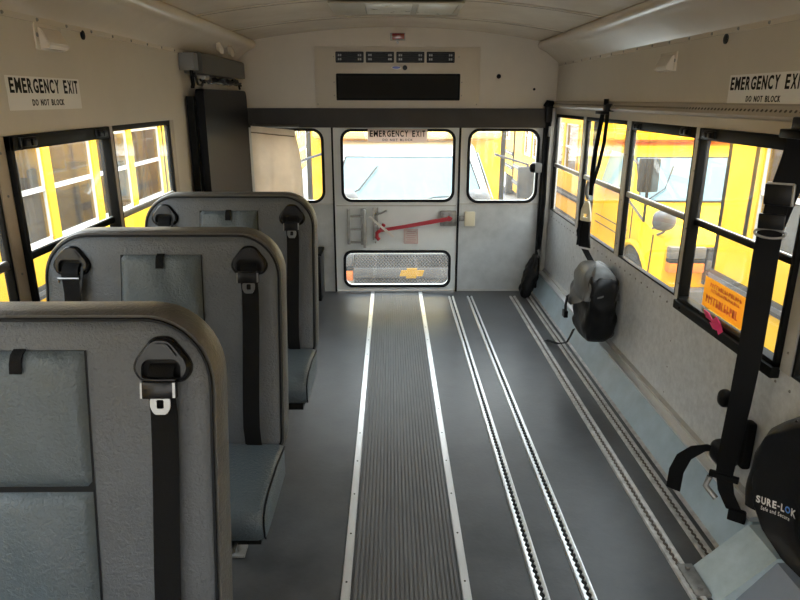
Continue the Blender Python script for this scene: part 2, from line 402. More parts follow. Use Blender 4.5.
# rear emergency door
door = struct('door_1', None, None, 'pale grey rear emergency door with two windows and red lever', 'door'); door.location = (XC, YR, 0)
m = MB(); m.plate([(-.422, .012), (.505, .012), (.505, 1.25), (-.422, 1.25)], [rrect(-.352, .463, .720, 1.222, .06), rrect(-.350, .450, .052, .316, .05)], .045, rearM(YR+.0225))
m.box(-.41, .495, YR-.003, YR, .672, .680, mi=1)
link('door_panel', m, [doorp, silver], door)
m = MB(); gasket(m, -.352, .463, .720, 1.222, .06, YR-.006); link('upper_gasket', m, rubber, door)
m = MB(); gasket(m, -.350, .450, .052, .316, .05, YR-.006); link('lower_gasket', m, rubber, door)
link('upper_pane', pane_rear(-.355, .466, .717, 1.225, YR+.015, .06), GR, door)
link('lower_pane', pane_rear(-.353, .453, .049, .319, YR+.015, .05), GR, door)
m = MB(); m.box(-.434, -.421, YR-.012, YR+.03, 0, 1.25, bev=.003); m.box(.504, .519, YR-.014, YR+.03, 0, 1.25, bev=.003); link('door_seal', m, rubber, door)
# latch box with lever
m = MB(); m.box(.375, .497, YR-.035, YR-.001, .525, .640, bev=.006); m.box(.395, .43, YR-.042, YR-.03, .545, .625, bev=.004); m.box(.44, .475, YR-.042, YR-.03, .545, .625, bev=.004)
for z in (.535, .63): m.cyl((.385, YR-.04, z), (.385, YR-.03, z), .006, 8)
lt = link('latch_box', m, steel, door)
m = MB()
m.prism([(-.085, .500), (-.08, .484), (.10, .512), (.30, .545), (.45, .572), (.465, .582), (.465, .596), (.44, .600), (.28, .572), (.10, .538), (-.06, .512)], 'y', YR-.062, YR-.046, bev=.003)
m.tube([(-.075, YR-.054, .50), (-.105, YR-.054, .478), (-.105, YR-.054, .445), (-.088, YR-.054, .425)], .014, 10)
m.tube([(-.075, YR-.054, .50), (-.05, YR-.056, .545)], .014, 8)
m.cyl((.44, YR-.066, .585), (.44, YR-.03, .585), .018, 14)
link('door_lever', m, red, lt)
m = MB(); m.prism([(-.165, .600), (-.150, .607), (.030, .455), (.012, .445)], 'y', YR-.074, YR-.066); link('lever_tag', m, white, lt)
# bracket (folding frame) on the door
m = MB()
for x in (-.318, -.215): m.box(x-.012, x+.012, YR-.040, YR-.012, .385, .655, bev=.002)
for z in (.40, .50, .60): m.box(-.318, -.215, YR-.036, YR-.018, z-.007, z+.007)
for x in (-.130, -.100): m.box(x-.006, x+.006, YR-.036, YR-.006, .42, .665, bev=.002)
for z in (.44, .54, .64): m.box(-.13, -.10, YR-.033, YR-.02, z-.006, z+.006)
m.box(-.205, -.185, YR-.10, YR-.006, .37, .66, bev=.002)
for z in (.40, .50, .60): m.box(-.225, -.195, YR-.09, YR-.075, z-.006, z+.006)
m.tube([(-.115, YR-.03, .615), (-.075, YR-.05, .625), (-.03, YR-.05, .648)], .006, 8)
for x in (-.318, -.215, -.115):
    for z in (.40, .63): m.cyl((x, YR-.044, z), (x, YR-.0, z), .006, 8)
link('fold_bracket', m, mat('bracket_metal', (.38, .38, .36), .4, metal=.3, var=.15, vscale=30), door)
st = link('instruction_label', MB().box(.100, .210, YR-.003, YR-.0005, .383, .497), pinkm, door)
m = MB()
for k in range(6): m.box(.118+.008*(k % 2), .192-.008*((k+1) % 2), YR-.004, YR-.003, .395+k*.0165, .398+k*.0165)
for a in ((.102, .208, .385, .3875), (.102, .208, .4925, .495), (.102, .1045, .385, .495), (.2055, .208, .385, .495)): m.box(a[0], a[1], YR-.004, YR-.003, a[2], a[3])
link('printed_lines', m, mat('faded_red_ink', (.60, .28, .30), .5), st)
# striker on wall beside the door
sk = thing('door_striker', (.56, YR, .53), 'small cream plastic block on the grey wall beside the red lever', 'striker')
link('striker_block', MB().box(.560, .640, YR-.035, YR-.001, .523, .633, bev=.008), creamp, sk)
link('striker_arm', MB().box(.515, .565, YR-.022, YR-.001, .56, .60, bev=.004), steel, sk)

# exit signs
def sign(name, mtx, wd, ht, label, t1w, t1h, t1o, t2w, t2h, t2o, bg_m=white):
    root = thing(name, mtx.translation, label, 'sign')
    mb = MB(); mb.box(-wd/2, wd/2, -ht/2, ht/2, 0, .0012, mtx=mtx); pl = link('sign_plate', mb, bg_m, root)
    mb = MB(); caps(mb, 'EMERGENCY EXIT', t1w, t1h, mtx @ Matrix.Translation((t1o[0], t1o[1], .0018)), .03)
    link('sign_heading', mb, ink, root); mb = MB()
    caps(mb, 'DO NOT BLOCK', t2w, t2h, mtx @ Matrix.Translation((t2o[0], t2o[1], .0018)), .02)
    link('sign_lettering', mb, ink, root)
sign('emergency_exit_sign', basis((XL+.0005, 2.182, 1.463), (0, 1, 0), (0, 0, 1)), .455, .098, 'emergency exit sign on the cream wall above the left windows', .425, .043, (0, .022), .20, .019, (.0, -.027))
sign('emergency_exit_sign', basis((XR-.0005, 2.155, 1.481), (0, -1, 0), (0, 0, 1)), .455, .098, 'emergency exit sign on the cream wall above the right windows', .43, .043, (0, .020), .20, .019, (-.0, -.030))
sign('emergency_exit_sign', basis((.052, YR-.0165, 1.191), (1, 0, 0), (0, 0, 1)), .435, .092, 'emergency exit sign at the top of the rear door window', .405, .045, (0, .014), .22, .016, (0, -.030), pinkm)

# side windows
def side_window(n, s, X, y0, y1, emer, label, latches=False, mid=.985, sashmat=None):
    root = struct('window_%d' % n, None, None, label, 'window'); root.location = (X, (y0+y1)/2, ZS)
    def B(mb, ya, yb, za, zb, d0, d1, bev=0, mi=0):
        a, b = sorted((X+s*d0, X+s*d1)); mb.box(a, b, ya, yb, za, zb, bev=bev, mi=mi)
    fwd = .018 if emer else .012; din = -.018 if emer else -.002
    m = MB()
    for a in ((y0, y0+fwd, ZS, ZT), (y1-fwd, y1, ZS, ZT), (y0, y1, ZS, ZS+(.022 if emer else .010)), (y0, y1, ZT-(.042 if (emer or latches) else .022), ZT)):
        B(m, *a, din, .024, .003)
    if emer:
        B(m, y0-.004, y1+.004, ZS-.03, ZS+.006, -.030, .0, .004)
        for yy in (y0+.06, y1-.06): m.cyl((X-s*.031, yy, ZS-.014), (X-s*.034, yy, ZS-.014), .005, 8)
    link('window_frame', m, blackm, root)
    m = MB(); a, b = y0+fwd, y1-fwd
    B(m, a, b, mid-.011, mid+.011, .002, .022, .003)
    B(m, a, b, mid+.011, mid+.0145, .006, .016, mi=1)
    link('sash_bar', m, [blackm if emer else steel, silver], root)
    m = MB()
    B(m, a, b, ZS+.006, mid, .018, .021); B(m, a, b, mid, ZT-.02, .008, .011)
    link('pane', m, G, root)
    if emer or latches:
        for yy in (y0+.09, y1-.09):
            m = MB(); B(m, yy-.045, yy+.045, ZT-.036, ZT-.006, din-.006, din, .003); B(m, yy-.03, yy-.006, ZT-.032, ZT-.012, din-.016, din-.006, .003); B(m, yy+.006, yy+.03, ZT-.032, ZT-.012, din-.016, din-.006, .003)
            link('latch', m, [black], root)
wn = 3
rl = {0: 'right side window nearest the rear door', 1: 'second right side window from the rear, behind the tangled straps', 2: 'third right side window from the rear, facing the parked cab', 3: 'right side emergency window with thick black frame and orange label'}
for i in range(len(RY)-1):
    emer = i == 3
    lab = rl.get(i, 'right side window number %d ahead of the emergency window' % (i-3))
    side_window(wn, 1, XR, RY[i+1]+.03, RY[i]-.03, emer, lab, latches=(i == 2)); wn += 1
ll = {0: 'left side window beside the farthest seat', 1: 'left side emergency window with thick black frame'}
for i in range(len(LY)-1):
    side_window(wn, -1, XL, LY[i+1]+.03, LY[i]-.03, i == 1, ll.get(i, 'left side window number %d ahead of the left emergency window' % (i-1))); wn += 1
# front wall with windshield (behind the camera, lets daylight in)
m = MB(); m.plate([(XL-.05, 0), (XR+.05, 0), (XR+.05, 1.95), (XL-.05, 1.95)], [rrect(XL+.15, XC-.04, .72, 1.66, .08), rrect(XC+.04, XR-.15, .72, 1.66, .08)], .05, rearM(YF-.025))
struct('wall_front', m, cream, 'front bus wall around the windshield', 'wall')

# ------------------------------------------------------------------ floor fittings
# ribbed aisle runner
m = MB(); m.box(-.118, .208, YF+.05, YR-.03, .0005, .004)
for k in range(23):
    x = -.112+k*.314/22; m.prism([(x-.0048, .0035), (x-.003, .0075), (x+.003, .0075), (x+.0048, .0035)], 'y', YF+.05, YR-.03)
solo('aisle_runner', m, aislem, 'ribbed dark rubber runner down the middle of the floor', 'floor runner')
for x, lb in ((-.141, 'thin silver edging strip on the seat side of the ribbed runner'), (.230, 'thin silver edging strip on the wheelchair side of the ribbed runner')):
    m = MB(); m.prism([(x-.0145, .0005), (x-.012, .006), (x+.012, .006), (x+.0145, .0005)], 'y', YF+.05, YR-.03)
    y = -2.1
    while y < YR-.1: m.tube([(x, y, .006), (x, y, .0068)], .0035, 8, mi=1); y += .235
    solo('edging_strip', m, [alu, blackm], lb, 'strip', 'edging strips of the aisle runner')
# L-tracks with scalloped slot
def track(xc, wd, mats, label, y0=YF+.05, y1=YR-.13):
    m = MB(); hw = wd/2
    m.box(xc-hw+.003, xc+hw-.003, y0, y1, .0005, .0015, mi=1)
    pitch = .0254; N = int((y1-y0)/pitch)
    for s in (-1, 1):
        t = bmesh.new(); prev = None
        for k in range(N):
            for j in range(6):
                yy = y0+(k+j/6)*pitch; e = .0035+.0055*math.sin(PI*j/6)**.8 if j else .0035
                row = [t.verts.new((xc+s*hw, yy, .0005)), t.verts.new((xc+s*(hw-.003), yy, .008)), t.verts.new((xc+s*(hw-.008), yy, .0085)), t.verts.new((xc+s*e, yy, .0065)), t.verts.new((xc+s*e, yy, .0012))]
                if prev:
                    for q in range(4): t.faces.new((prev[q], prev[q+1], row[q+1], row[q]))
                prev = row
        m.merge(t)
    return solo('floor_track', m, mats, label, 'track', 'slotted tie-down tracks in the floor', smooth=50)
track(.460, .044, [alu, ink], 'bright slotted track nearest the ribbed runner')
track(.603, .044, [alu, ink], 'bright slotted track second from the ribbed runner')
track(.932, .050, [alu_d, hole], 'dirty slotted track out in the floor, second from the right wall')
track(1.052, .046, [alu_d, hole], 'dirty slotted track right against the kick panel')
# wall track above right windows
m = MB(); m.prism([(1.2, 1.385), (1.165, 1.392), (1.160, 1.400), (1.178, 1.430), (1.2, 1.437)], 'y', YF+.05, YR-.06)
y = -2.0
while y < YR-.1:
    m.tube([(1.1665, y, 1.4155), (1.1650, y, 1.4165)], .0050, 8, mi=1); y += .0254
solo('wall_track', m, [mat('tan_wall_track', (.42, .36, .28), .4, var=.1), hole], 'long perforated cream track along the wall above the right windows', 'track')

# heater cover at right bottom
hc = thing('heater_cover', (1.08, 1.5, 0), 'pale blue-grey sheet metal cover on the floor at bottom right corner', 'cover')
m = MB(); m.prism([(1.02, 0), (1.135, .148), (1.2, .148), (1.2, 0)], 'y', .75, 1.565); link('side_panel', m, mat('slate_plate', (.22, .25, .30), .45, var=.08), hc)
m = MB(); m.prism([(.975, 0), (.985, .012), (1.133, .160), (1.2, .160), (1.2, 0)], 'y', 1.560, 1.722); link('sloped_plate', m, kick2, hc)
m = MB(); m.box(.925, .975, 1.585, 1.725, .0, .012, bev=.003)
for y in (1.61, 1.70): m.cyl((.95, y, .01), (.95, y, .022), .009, 6)
link('bolt_flange', m, steel, hc)

# ------------------------------------------------------------------ seats
def seat_belt(root, x, tongue, hang):
    S = lambda z: (z-.42)*-0 + (z-.42)*.21           # lean of the back
    yb = lambda z: S(z)
    sl = V(0, .21, 1).normalized(); n = V(0, -1, .21).normalized()
    def F(u, v, d=0): return V(x+u, yb(.993), .993) + sl*v + n*d       # face coordinates
    mtx = basis(F(0, 0, .001), (1, 0, 0), sl)
    outer = rpoly([(-.056, -.024), (-.040, -.046), (.040, -.046), (.056, -.024), (.052, -.004), (.017, .040), (-.017, .040), (-.052, -.004)], [.012, .012, .012, .012, .012, .014, .014, .012])
    hole = rpoly([(-.036, -.036), (.036, -.036), (.036, -.012), (.026, -.001), (-.026, -.001), (-.036, -.012)], .005)
    sc = lambda P, k, o=0: [(p[0]*k, (p[1]-o)*k+o) for p in P]
    bz = MB()
    def ring(k, d): return [mtx @ V(p[0], p[1], d) for p in sc(outer, k, -.005)]
    hole3 = [mtx @ V(p[0], p[1], .016) for p in hole]
    bz.loft([ring(1.0, 0), ring(1.0, .006), ring(.93, .014), ring(.84, .017)], cap0=False, cap1=False)
    bz.plate(sc(outer, .845, -.005), [hole], .004, mtx @ Matrix.Translation((0, 0, .0155)))
    bz.plate(rpoly([(-.031, .004), (.031, .004), (.013, .028), (-.013, .028)], .006), [], .006, mtx @ Matrix.Translation((0, 0, .019)))
    g = link('belt_guide', bz, gloss, root, world=False)
    m = MB(); m.plate(sc(hole, 1.05, -.018), [], .002, mtx @ Matrix.Translation((0, 0, .003))); link('guide_recess', m, ink, g, world=False)
    m = MB(); w_ = V(.047, 0, 0)
    pts = [F(0, -.012, .006), F(0, -.024, .020), F(0, -.045, .026)]
    z = .90
    while z > .47: pts.append(V(x+.003*math.sin(z*9), yb(z)-.020, z)); z -= .05
    pts.append(V(x, yb(.46)-.012, .44)); pts.append(V(x, .01, .40))
    m.ribbon(pts, w_, .0025); m.ribbon([p+V(.004, -.004, 0) for p in pts[2:]], w_*.97, .002)
    link('belt_webbing', m, web, root, world=False)
    if tongue:
        m = MB(); mt = basis(F(.002, -.054, .032), (1, 0, 0), sl) @ Matrix.Scale(.92, 4); m.box(-.033, .033, -.017, .017, -.009, .009, bev=.003, mtx=mt); m.box(-.030, .032, .017, .023, -.007, .006, bev=.002, mtx=mt)
        bk = link('latch_plate_body', m, gloss, root, world=False)
        link('latch_trim', MB().box(-.036, -.032, -.016, .016, -.006, .008, mtx=mt), chrome, bk, world=False); link('latch_trim', MB().box(.028, .033, -.014, .016, .006, .0105, mtx=mt), chrome, bk, world=False)
        m = MB(); m.plate(rpoly([(-.020, -.017), (.020, -.017), (.020, -.036), (.012, -.050), (-.012, -.050), (-.020, -.036)], .006), [rrect(-.007, .007, -.038, -.020, .003)], .003, mt); link('latch_tongue', m, chrome, bk, world=False)
    else:
        m = MB(); m.tube([F(-.032, -.055, .030), F(.03, -.055, .030)], .0035, 8); m.tube([F(-.03, -.055, .030), F(-.03, -.068, .026)], .003, 8); link('belt_slider', m, chrome, root, world=False)
        m = MB(); m.ribbon([F(.034, -.02, .016), F(.034, -.075, .03), F(.030, -.10, .028)], V(.007, 0, 0), .002); link('belt_stop', m, black, root, world=False)

def make_seat(loc, label):
    root = thing('bus_seat', loc, label, 'seat', 'grey vinyl bus seats along the left side')
    HW, z0, z1, TH = .356, .405, 1.072, .098
    def ring(ins, y, drop=0):
        P = rrect(-HW+ins, HW-ins, z0+ins, z1-ins, [max(.012, .05-ins), max(.012, .05-ins), max(.02, .135-ins), max(.02, .135-ins)], 10)
        return [V(p[0], y+(p[1]-.42)*.21, p[1]) for p in P]
    m = MB()
    m.loft([ring(.11, -.004), ring(.035, -.002), ring(.017, .003), ring(.012, .010)], mi=0, cap1=False)
    m.loft([ring(.012, .010), ring(.005, .008), ring(0, .018), ring(-.001, .045), ring(0, TH-.022), ring(.006, TH-.008), ring(.02, TH)], mi=1, cap0=False)
    bk = link('backrest', m, [vinyl, vinyl_t], root, world=False, smooth=50)
    m = MB(); m.tube(ring(.0125, .005), .0034, 6, closed=True); link('piping', m, seam, bk, world=False)
    m = MB(); m.tube(ring(.014, TH-.006), .003, 6, closed=True); link('rear_piping', m, seam, bk, world=False)
    # fold-down panel
    slx = V(0, .21, 1).normalized()
    def PM(z, d): return basis(V(0, (z-.42)*.21-d, z), (1, 0, 0), slx)
    m = MB(); m.plate([(-.131, -.289), (.131, -.289), (.1195, .291), (-.1195, .291)], [], .008, PM(.722, .0022)); link('panel_gap', m, seam, bk, world=False)
    def pad(zc_, hh, hb, ht_, th=.013, puff=.006):
        t = bmesh.new(); NXg, NZg = 26, 26; rows = []
        for j in range(NZg+1):
            v = -1+2*j/NZg; row = []
            for i in range(NXg+1):
                u = -1+2*i/NXg; e = (1-abs(u)**14)*(1-abs(v)**14)
                hw = hb+(ht_-hb)*(v+1)/2; row.append(t.verts.new((u*hw, v*hh, th*e**.5 + puff*(1-u*u)*(1-v*v) + .0022*math.sin(7*u+3*v+zc_*9)*e)))
            rows.append(row)
        for j in range(NZg):
            for i in range(NXg): t.faces.new((rows[j][i], rows[j][i+1], rows[j+1][i+1], rows[j+1][i]))
        bmesh.ops.transform(t, matrix=PM(zc_, .0055), verts=t.verts); mb = MB(); mb.merge(t); return mb
    link('upper_panel', pad(.8810, .1290, .1215, .1175), vinyl_b, root, world=False, smooth=60)
    link('lower_panel', pad(.5930, .1560, .1275, .1220, puff=.016), vinyl_b, root, world=False, smooth=60)
    m = MB(); q = lambda z, d: V(0.0, (z-.42)*.21-d, z)
    m.ribbon([q(1.010, .006), q(1.004, .018), q(.990, .024), q(.972, .024)], V(.022, 0, 0), .002); link('pull_tab', m, web, root, world=False)
    seat_belt(root, .260, True, 0); seat_belt(root, -.262, False, 0)
    # cushion
    t = bmesh.new(); N = 15; secs = []
    prof = [(-.005, .350), (-.31, .354), (-.345, .360), (-.358, .376), (-.362, .410), (-.356, .436), (-.332, .452), (-.28, .460), (-.15, .458), (.0, .440)]
    ys = [(-HW, .90, 0), (-HW+.004, .97, 0), (-HW+.02, 1., 0)] + [(x, 1., 0) for x in (-.3, -.2, -.1, 0, .1, .2, .3)] + [(HW-.02, 1., 0), (HW-.004, .97, 0), (HW, .9, 0)]
    rings = []
    for x, k, _ in ys:
        cyy, czz = -.19, .385
        rings.append([V(x, cyy+(p[0]-cyy)*k, czz+(p[1]-czz)*k + (.006*(1-(x/HW)**2) if p[1] > .42 else 0)) for p in prof])
    m = MB(); m.loft(rings); cu = link('cushion', m, vinyl_b, root, world=False, smooth=50)
    for x in (-HW, HW):
        k = .955; P = [V(x*.997, -.19+(p[0]+.19)*k, .385+(p[1]-.385)*k) for p in prof]; link('cushion_piping', MB().tube(P[2:], .003, 6), seam, cu, world=False)
    # frame and legs
    m = MB(); m.tube([(-.34, -.31, .318), (.25, -.31, .318)], .013, 10); m.tube([(-.34, .03, .300), (.33, .03, .300)], .013, 10)
    m.tube([(.24, -.31, .315), (.24, .03, .300)], .013, 10); m.tube([(-.30, -.33, .300), (-.30, .03, .300)], .013, 10)
    m.box(-.34, .33, -.29, .0, .305, .336)
    for x in (.30, -.30): m.tube([(x, .05, .30), (x, .06, .45), (x, .10, .60)], .012, 8)
    link('seat_frame', m, blackm, root, world=False)
    for x in (.17, -.25):
        for ya, yb_ in ((-.30, -.24), (.02, .06)):
            m = MB(); m.tube([(x+(.08 if x > 0 and ya < 0 else 0), ya, .318), (x, yb_, .012)], .007, 10); m.box(x-.025, x+.025, yb_-.03, yb_+.03, .0005, .009, bev=.002); m.cyl((x, yb_, .008), (x, yb_, .016), .008, 6)
            link('leg', m, steel, root, world=False)
    m = MB(); m.cyl((.262, -.31, .322), (.262, -.336, .322), .011, 12); m.cyl((.262, -.335, .322), (.262, -.343, .322), .006, 10); link('frame_bolt', m, chrome, root, world=False)
    return root
def copy_tree(o, parent=None):
    c = o.copy(); C.objects.link(c)
    if parent is not None: c.parent = parent
    for ch in [x for x in KIDS.get(o.name, [])]: copy_tree(ch, c)
    return c
SX = -.680
seat = make_seat((SX, 1.75, 0), 'middle grey vinyl bus seat, buckle tongue hanging on its aisle side')
KIDS = {}
for o in C.objects:
    if o.parent is not None: KIDS.setdefault(o.parent.name, []).append(o)
s2 = copy_tree(seat); s2.location = (SX, .990, 0); s2['label'] = 'nearest grey vinyl bus seat with warm reflected light coloured into its top edge, cut by the left frame edge'
s3 = copy_tree(seat); s3.location = (SX+.012, 2.535, 0); s3['label'] = 'farthest grey vinyl bus seat, partly hidden behind the middle seat'

# ------------------------------------------------------------------ rear AC unit and lamps
ac = thing('air_conditioner', (.05, YR, 1.39), 'cream rear air conditioner panel with four black louvres and a dark grille', 'air conditioner')
link('cover', MB().box(-.535, .636, YR-.022, YR-.001, 1.392, 1.795, bev=.004), cream, ac)
FY = YR-.022
for k in range(4):
    x0 = -.385+k*.2135; x1 = x0+.198
    m = MB(); m.plate(rrect(x0, x1, 1.690, 1.763, .006), [rrect(x0+.008, x1-.008, 1.697, 1.756, .003)], .016, rearM(FY-.004)); m.box(x0+.004, x1-.004, FY-.003, FY-.0005, 1.694, 1.759)
    for j in range(4): m.prism([(FY-.010, 1.705+j*.014), (FY-.003, 1.709+j*.014), (FY-.003, 1.711+j*.014), (FY-.010, 1.707+j*.014)], 'x', x0+.008, x1-.008)
    v = link('louvre', m, black, ac)
    for xx in (x0+.022, x0+.036, x1-.036, x1-.022):
        for zz in (1.713, 1.740): link('louvre_clip', MB().box(xx-.005, xx+.005, FY-.013, FY-.011, zz-.007, zz+.007), steel, v)
m = MB(); m.plate(rrect(-.385, .497, 1.436, 1.618, .008), [rrect(-.368, .480, 1.452, 1.602, .004)], .014, rearM(FY-.004)); link('grille_frame', m, blackm, ac)
m = MB(); m.box(-.372, .484, FY-.004, FY-.0005, 1.448, 1.606)
for j in range(22): m.box(-.368, .480, FY-.008, FY-.004, 1.455+j*.0068, 1.4575+j*.0068)
for j in range(34): x = -.36+j*.0252; m.box(x-.001, x+.001, FY-.009, FY-.008, 1.452, 1.602)
link('return_grille', m, mat('dark_grille', (.020, .019, .016), .6, spec=.12), ac)
m = MB(); m.cyl((.103, FY-.018, 1.657), (.103, FY+.0, 1.657), .017, 18); link('control_knob', m, black, ac)
m = MB(); m.loft([[V(.042+.034*math.cos(a*PI/10)*k, FY-d, 1.658+.013*math.sin(a*PI/10)*k) for a in range(20)] for k, d in ((1, 0), (1, .003), (.9, .005))]); bd = link('badge', m, white, ac)
m = MB(); m.loft([[V(.042+.029*math.cos(a*PI/10), FY-d, 1.658+.009*math.sin(a*PI/10)) for a in range(20)] for d in (.004, .0062)]); link('badge_centre', m, blue, bd)
m = MB(); m.text('ac', .03, .008, basis((.042, FY-.0066, 1.658), (1, 0, 0), (0, 0, 1)), .01)
m.bm.free()
for x, z in ((-.40, 1.73), (-.40, 1.56), (-.40, 1.47), (.51, 1.56), (.51, 1.47), (.485, 1.73), (-.52, 1.41), (.62, 1.41)): link('screw', MB().tube([(x, FY+.001, z), (x, FY-.003, z)], [.005, .003], 8), steel, ac)
# red lamp
rl_ = thing('marker_lamp', (.05, YR, 1.85), 'small red marker lamp high on the rear wall', 'lamp')
link('lamp_base', MB().box(-.002, .105, YR-.012, YR-.001, 1.838, 1.888, bev=.003), steel, rl_)
link('lamp_lens', MB().box(.012, .100, YR-.034, YR-.012, 1.843, 1.884, bev=.008), redlens, rl_)
m = MB(); m.cyl((.052, YR-.012, 1.826), (.052, YR-.001, 1.826), .009, 12); link('lamp_screw', m, chrome, rl_)
# rubber plugs (black dots)
def plug(p, nrm, r, label):
    m = MB(); n_ = Vector(nrm); m.tube([Vector(p), Vector(p)+n_*.004, Vector(p)+n_*.006], [r, r, r*.6], 18)
    solo('rubber_plug', m, rubber, label, 'plug', 'black plugs in the cream panels')
plug((XL+.0005, 2.491, 1.664), (1, 0, 0), .016, 'round black plug in the cream wall over the left exit sign')
plug((XR-.0005, 2.453, 1.655), (-1, 0, 0), .017, 'round black plug in the cream wall over the right exit sign')
plug((.775, YR-.0005, 1.602), (0, -1, 0), .016, 'larger black plug in the rear wall right of the louvres')
plug((1.035, YR-.0005, 1.515), (0, -1, 0), .009, 'tiny black plug in the rear wall near the right corner')
# wall covers
def wcover(s, X, y, z, label):
    root = thing('sensor_cover', (X, y, z-.04), label, 'cover')
    m = MB(); a, b = sorted((X-s*.001, X-s*.008)); m.box(a, b, y-.085, y+.085, z-.038, z+.04, bev=.003); link('back_plate', m, ceilm, root)
    m = MB(); t = [(X-s*.006, z+.030), (X-s*.018, z+.022), (X-s*.040, z-.020), (X-s*.036, z-.034), (X-s*.006, z-.036)]
    m.prism(t, 'y', y-.068, y+.060, bev=.003); link('hood', m, ceilm, root)
    m = MB(); m.cyl((X-s*.010, y-s*.0-.076, z+.004), (X-s*.006, y-.076, z+.004), .007, 10); link('cover_screw', m, steel, root)
wcover(-1, XL, 2.235, 1.632, 'small cream moulded cover on the upper left wall above the exit sign')
wcover(1, XR, 2.93, 1.600, 'small cream moulded cover on the upper right wall')
# dome light
dl = thing('dome_light', (.03, 3.72, 1.89), 'rectangular twin-lens dome light on the ceiling, unlit', 'ceiling light')
m = MB(); m.plate(rrect(-.31, .37, 3.46, 3.92, .015), [rrect(-.13, .115, 3.50, 3.89, .03), rrect(.14, .345, 3.50, 3.89, .03)], .02, Matrix.Translation((0, 0, 1.908))); m.box(-.31, .37, 3.46, 3.92, 1.905, 1.919); link('lamp_frame', m, lensf, dl)
for a, b in ((-.128, .113), (.142, .343)):
    m = MB(); m.box(a, b, 3.502, 3.888, 1.895, 1.912, bev=.008); link('lens', m, lens, dl)

# ------------------------------------------------------------------ left rear: lift, housing, curtain, black box
lf = thing('folded_lift', (-1.03, 4.05, 0), 'tall black folded wheelchair lift panel at the left rear', 'wheelchair lift')
m = MB(); m.plate(rrect(3.66, 4.74, .002, 1.497, [.01, .01, .06, .02], 6), [], .045, basis((-1.03, 0, 0), (0, 1, 0), (0, 0, 1)))
link('lift_panel', m, mat('lift_black', (.005, .005, .0055), .45, spec=.1), lf)
for y in (3.63, 4.63): link('lift_post', MB().box(-1.09, -1.052, y-.02, y+.02, .001, 1.46), blackm, lf)
hs = thing('lift_control_housing', (-1.04, 4.1, 1.5), 'grey metal housing with cables on the left wall above the black lift panel', 'housing')
m = MB(); m.prism([(-1.099, 1.575), (-1.099, 1.684), (-1.012, 1.684), (-1.0, 1.672), (-1.0, 1.575)], 'y', 3.65, 4.70, bev=.003); link('housing_cover', m, greymtl, hs)
m = MB(); m.box(-1.099, -1.018, 3.57, 3.645, 1.59, 1.675, bev=.004); link('junction_box', m, lightgrey, hs)
m = MB(); random.seed(3)
for k in range(4):
    r = random.random; pts = []
    for j in range(9): pts.append((-1.03+.02*math.sin(j*1.7+k), 3.70+j*.112+.02*math.sin(k+j), 1.545+.018*math.sin(j*2.1+k*2)))
    m.tube(pts, .007, 6)
for y in (3.60, 3.63): m.tube([(-1.05, y, 1.60), (-1.045, y-.01, 1.56), (-1.05, y+.015, 1.52), (-1.05, y, 1.503)], .006, 6)
m.tube([(-1.03, 3.60, 1.58), (-1.02, 3.61, 1.52), (-1.02, 3.68, 1.512), (-1.03, 3.78, 1.55)], .007, 6)
m.tube([(-1.03, 4.45, 1.56), (-1.02, 4.56, 1.55), (-1.02, 4.6, 1.508)], .008, 6)
link('cables', m, black, hs)
link('cable_end', MB().box(-1.05, -1.0, 3.70, 3.78, 1.545, 1.570, bev=.004), steel, hs)
for i, (y, lb) in enumerate(((4.08, 'cream button cap on the left bulkhead, the nearer of two'), (4.36, 'cream button cap on the left bulkhead, the farther of two'))):
    m = MB(); m.loft([[V(-1.012+.035*d, y+r_*math.cos(a*PI/8), 1.738-.05*d*.6+r_*math.sin(a*PI/8)) for a in range(16)] for r_, d in ((.032, -.2), (.032, .35), (.02, .7), (.004, .8))])
    solo('bulkhead_cap', m, ceilm, lb, 'cap', 'caps on the left bulkhead')
# curtain / fabric cover hanging by left rear window
m = MB(); t = bmesh.new(); rows = []
NU, NV = 36, 22
for j in range(NV+1):
    v = j/NV; row = []
    for i in range(NU+1):
        u = i/NU; fold = .030*math.sin(u*9+1.2*math.sin(v*3)) * (.35+v) + .005*math.sin(u*23+2)
        x = -1.0 + (.31+.09*v)*u + .015*math.sin(v*6)*u
        row.append((x, 4.775+fold*.6, 1.262 - .80*v - .03*u*(1-v)))
    rows.append(row)
front = [[t.verts.new(p) for p in r] for r in rows]; back = [[t.verts.new((p[0], p[1]+.004, p[2])) for p in r] for r in rows]
for j in range(NV):
    for i in range(NU):
        t.faces.new((front[j][i], front[j][i+1], front[j+1][i+1], front[j+1][i])); t.faces.new((back[j][i], back[j+1][i], back[j+1][i+1], back[j][i+1]))
for j in range(NV):
    for i in (0, NU): t.faces.new((front[j][i], front[j+1][i], back[j+1][i], back[j][i]))
m.merge(t)
link_rod = MB().tube([(-.99, 4.795, 1.262), (-.66, 4.795, 1.262)], .010, 8).box(-.99, -.97, 4.78, 4.812, 1.25, 1.275)
ct = thing('cloth_curtain', (-.78, 4.74, .45), 'beige cloth hanging beside the rounded left rear window', 'curtain')
link('cloth', m, sheet, ct, smooth=60); link('rod', link_rod, greymtl, ct)
m = MB(); m.ribbon([(p[0], p[1]-.006, p[2]-.045) for p in rows[0]], V(0, 0, .008), .003); link('hem', m, mat('curtain_hem', (.20, .15, .11), .8), ct, smooth=60)
bb = thing('black_battery_box', (-.72, 4.7, 0), 'low black box standing on the floor left of the rear door', 'box')
link('box_body', MB().box(-.93, -.515, 4.60, 4.83, .0005, .345, bev=.008), black, bb)
link('box_lid', MB().box(-.935, -.508, 4.595, 4.835, .346, .366, bev=.006), blackm, bb)

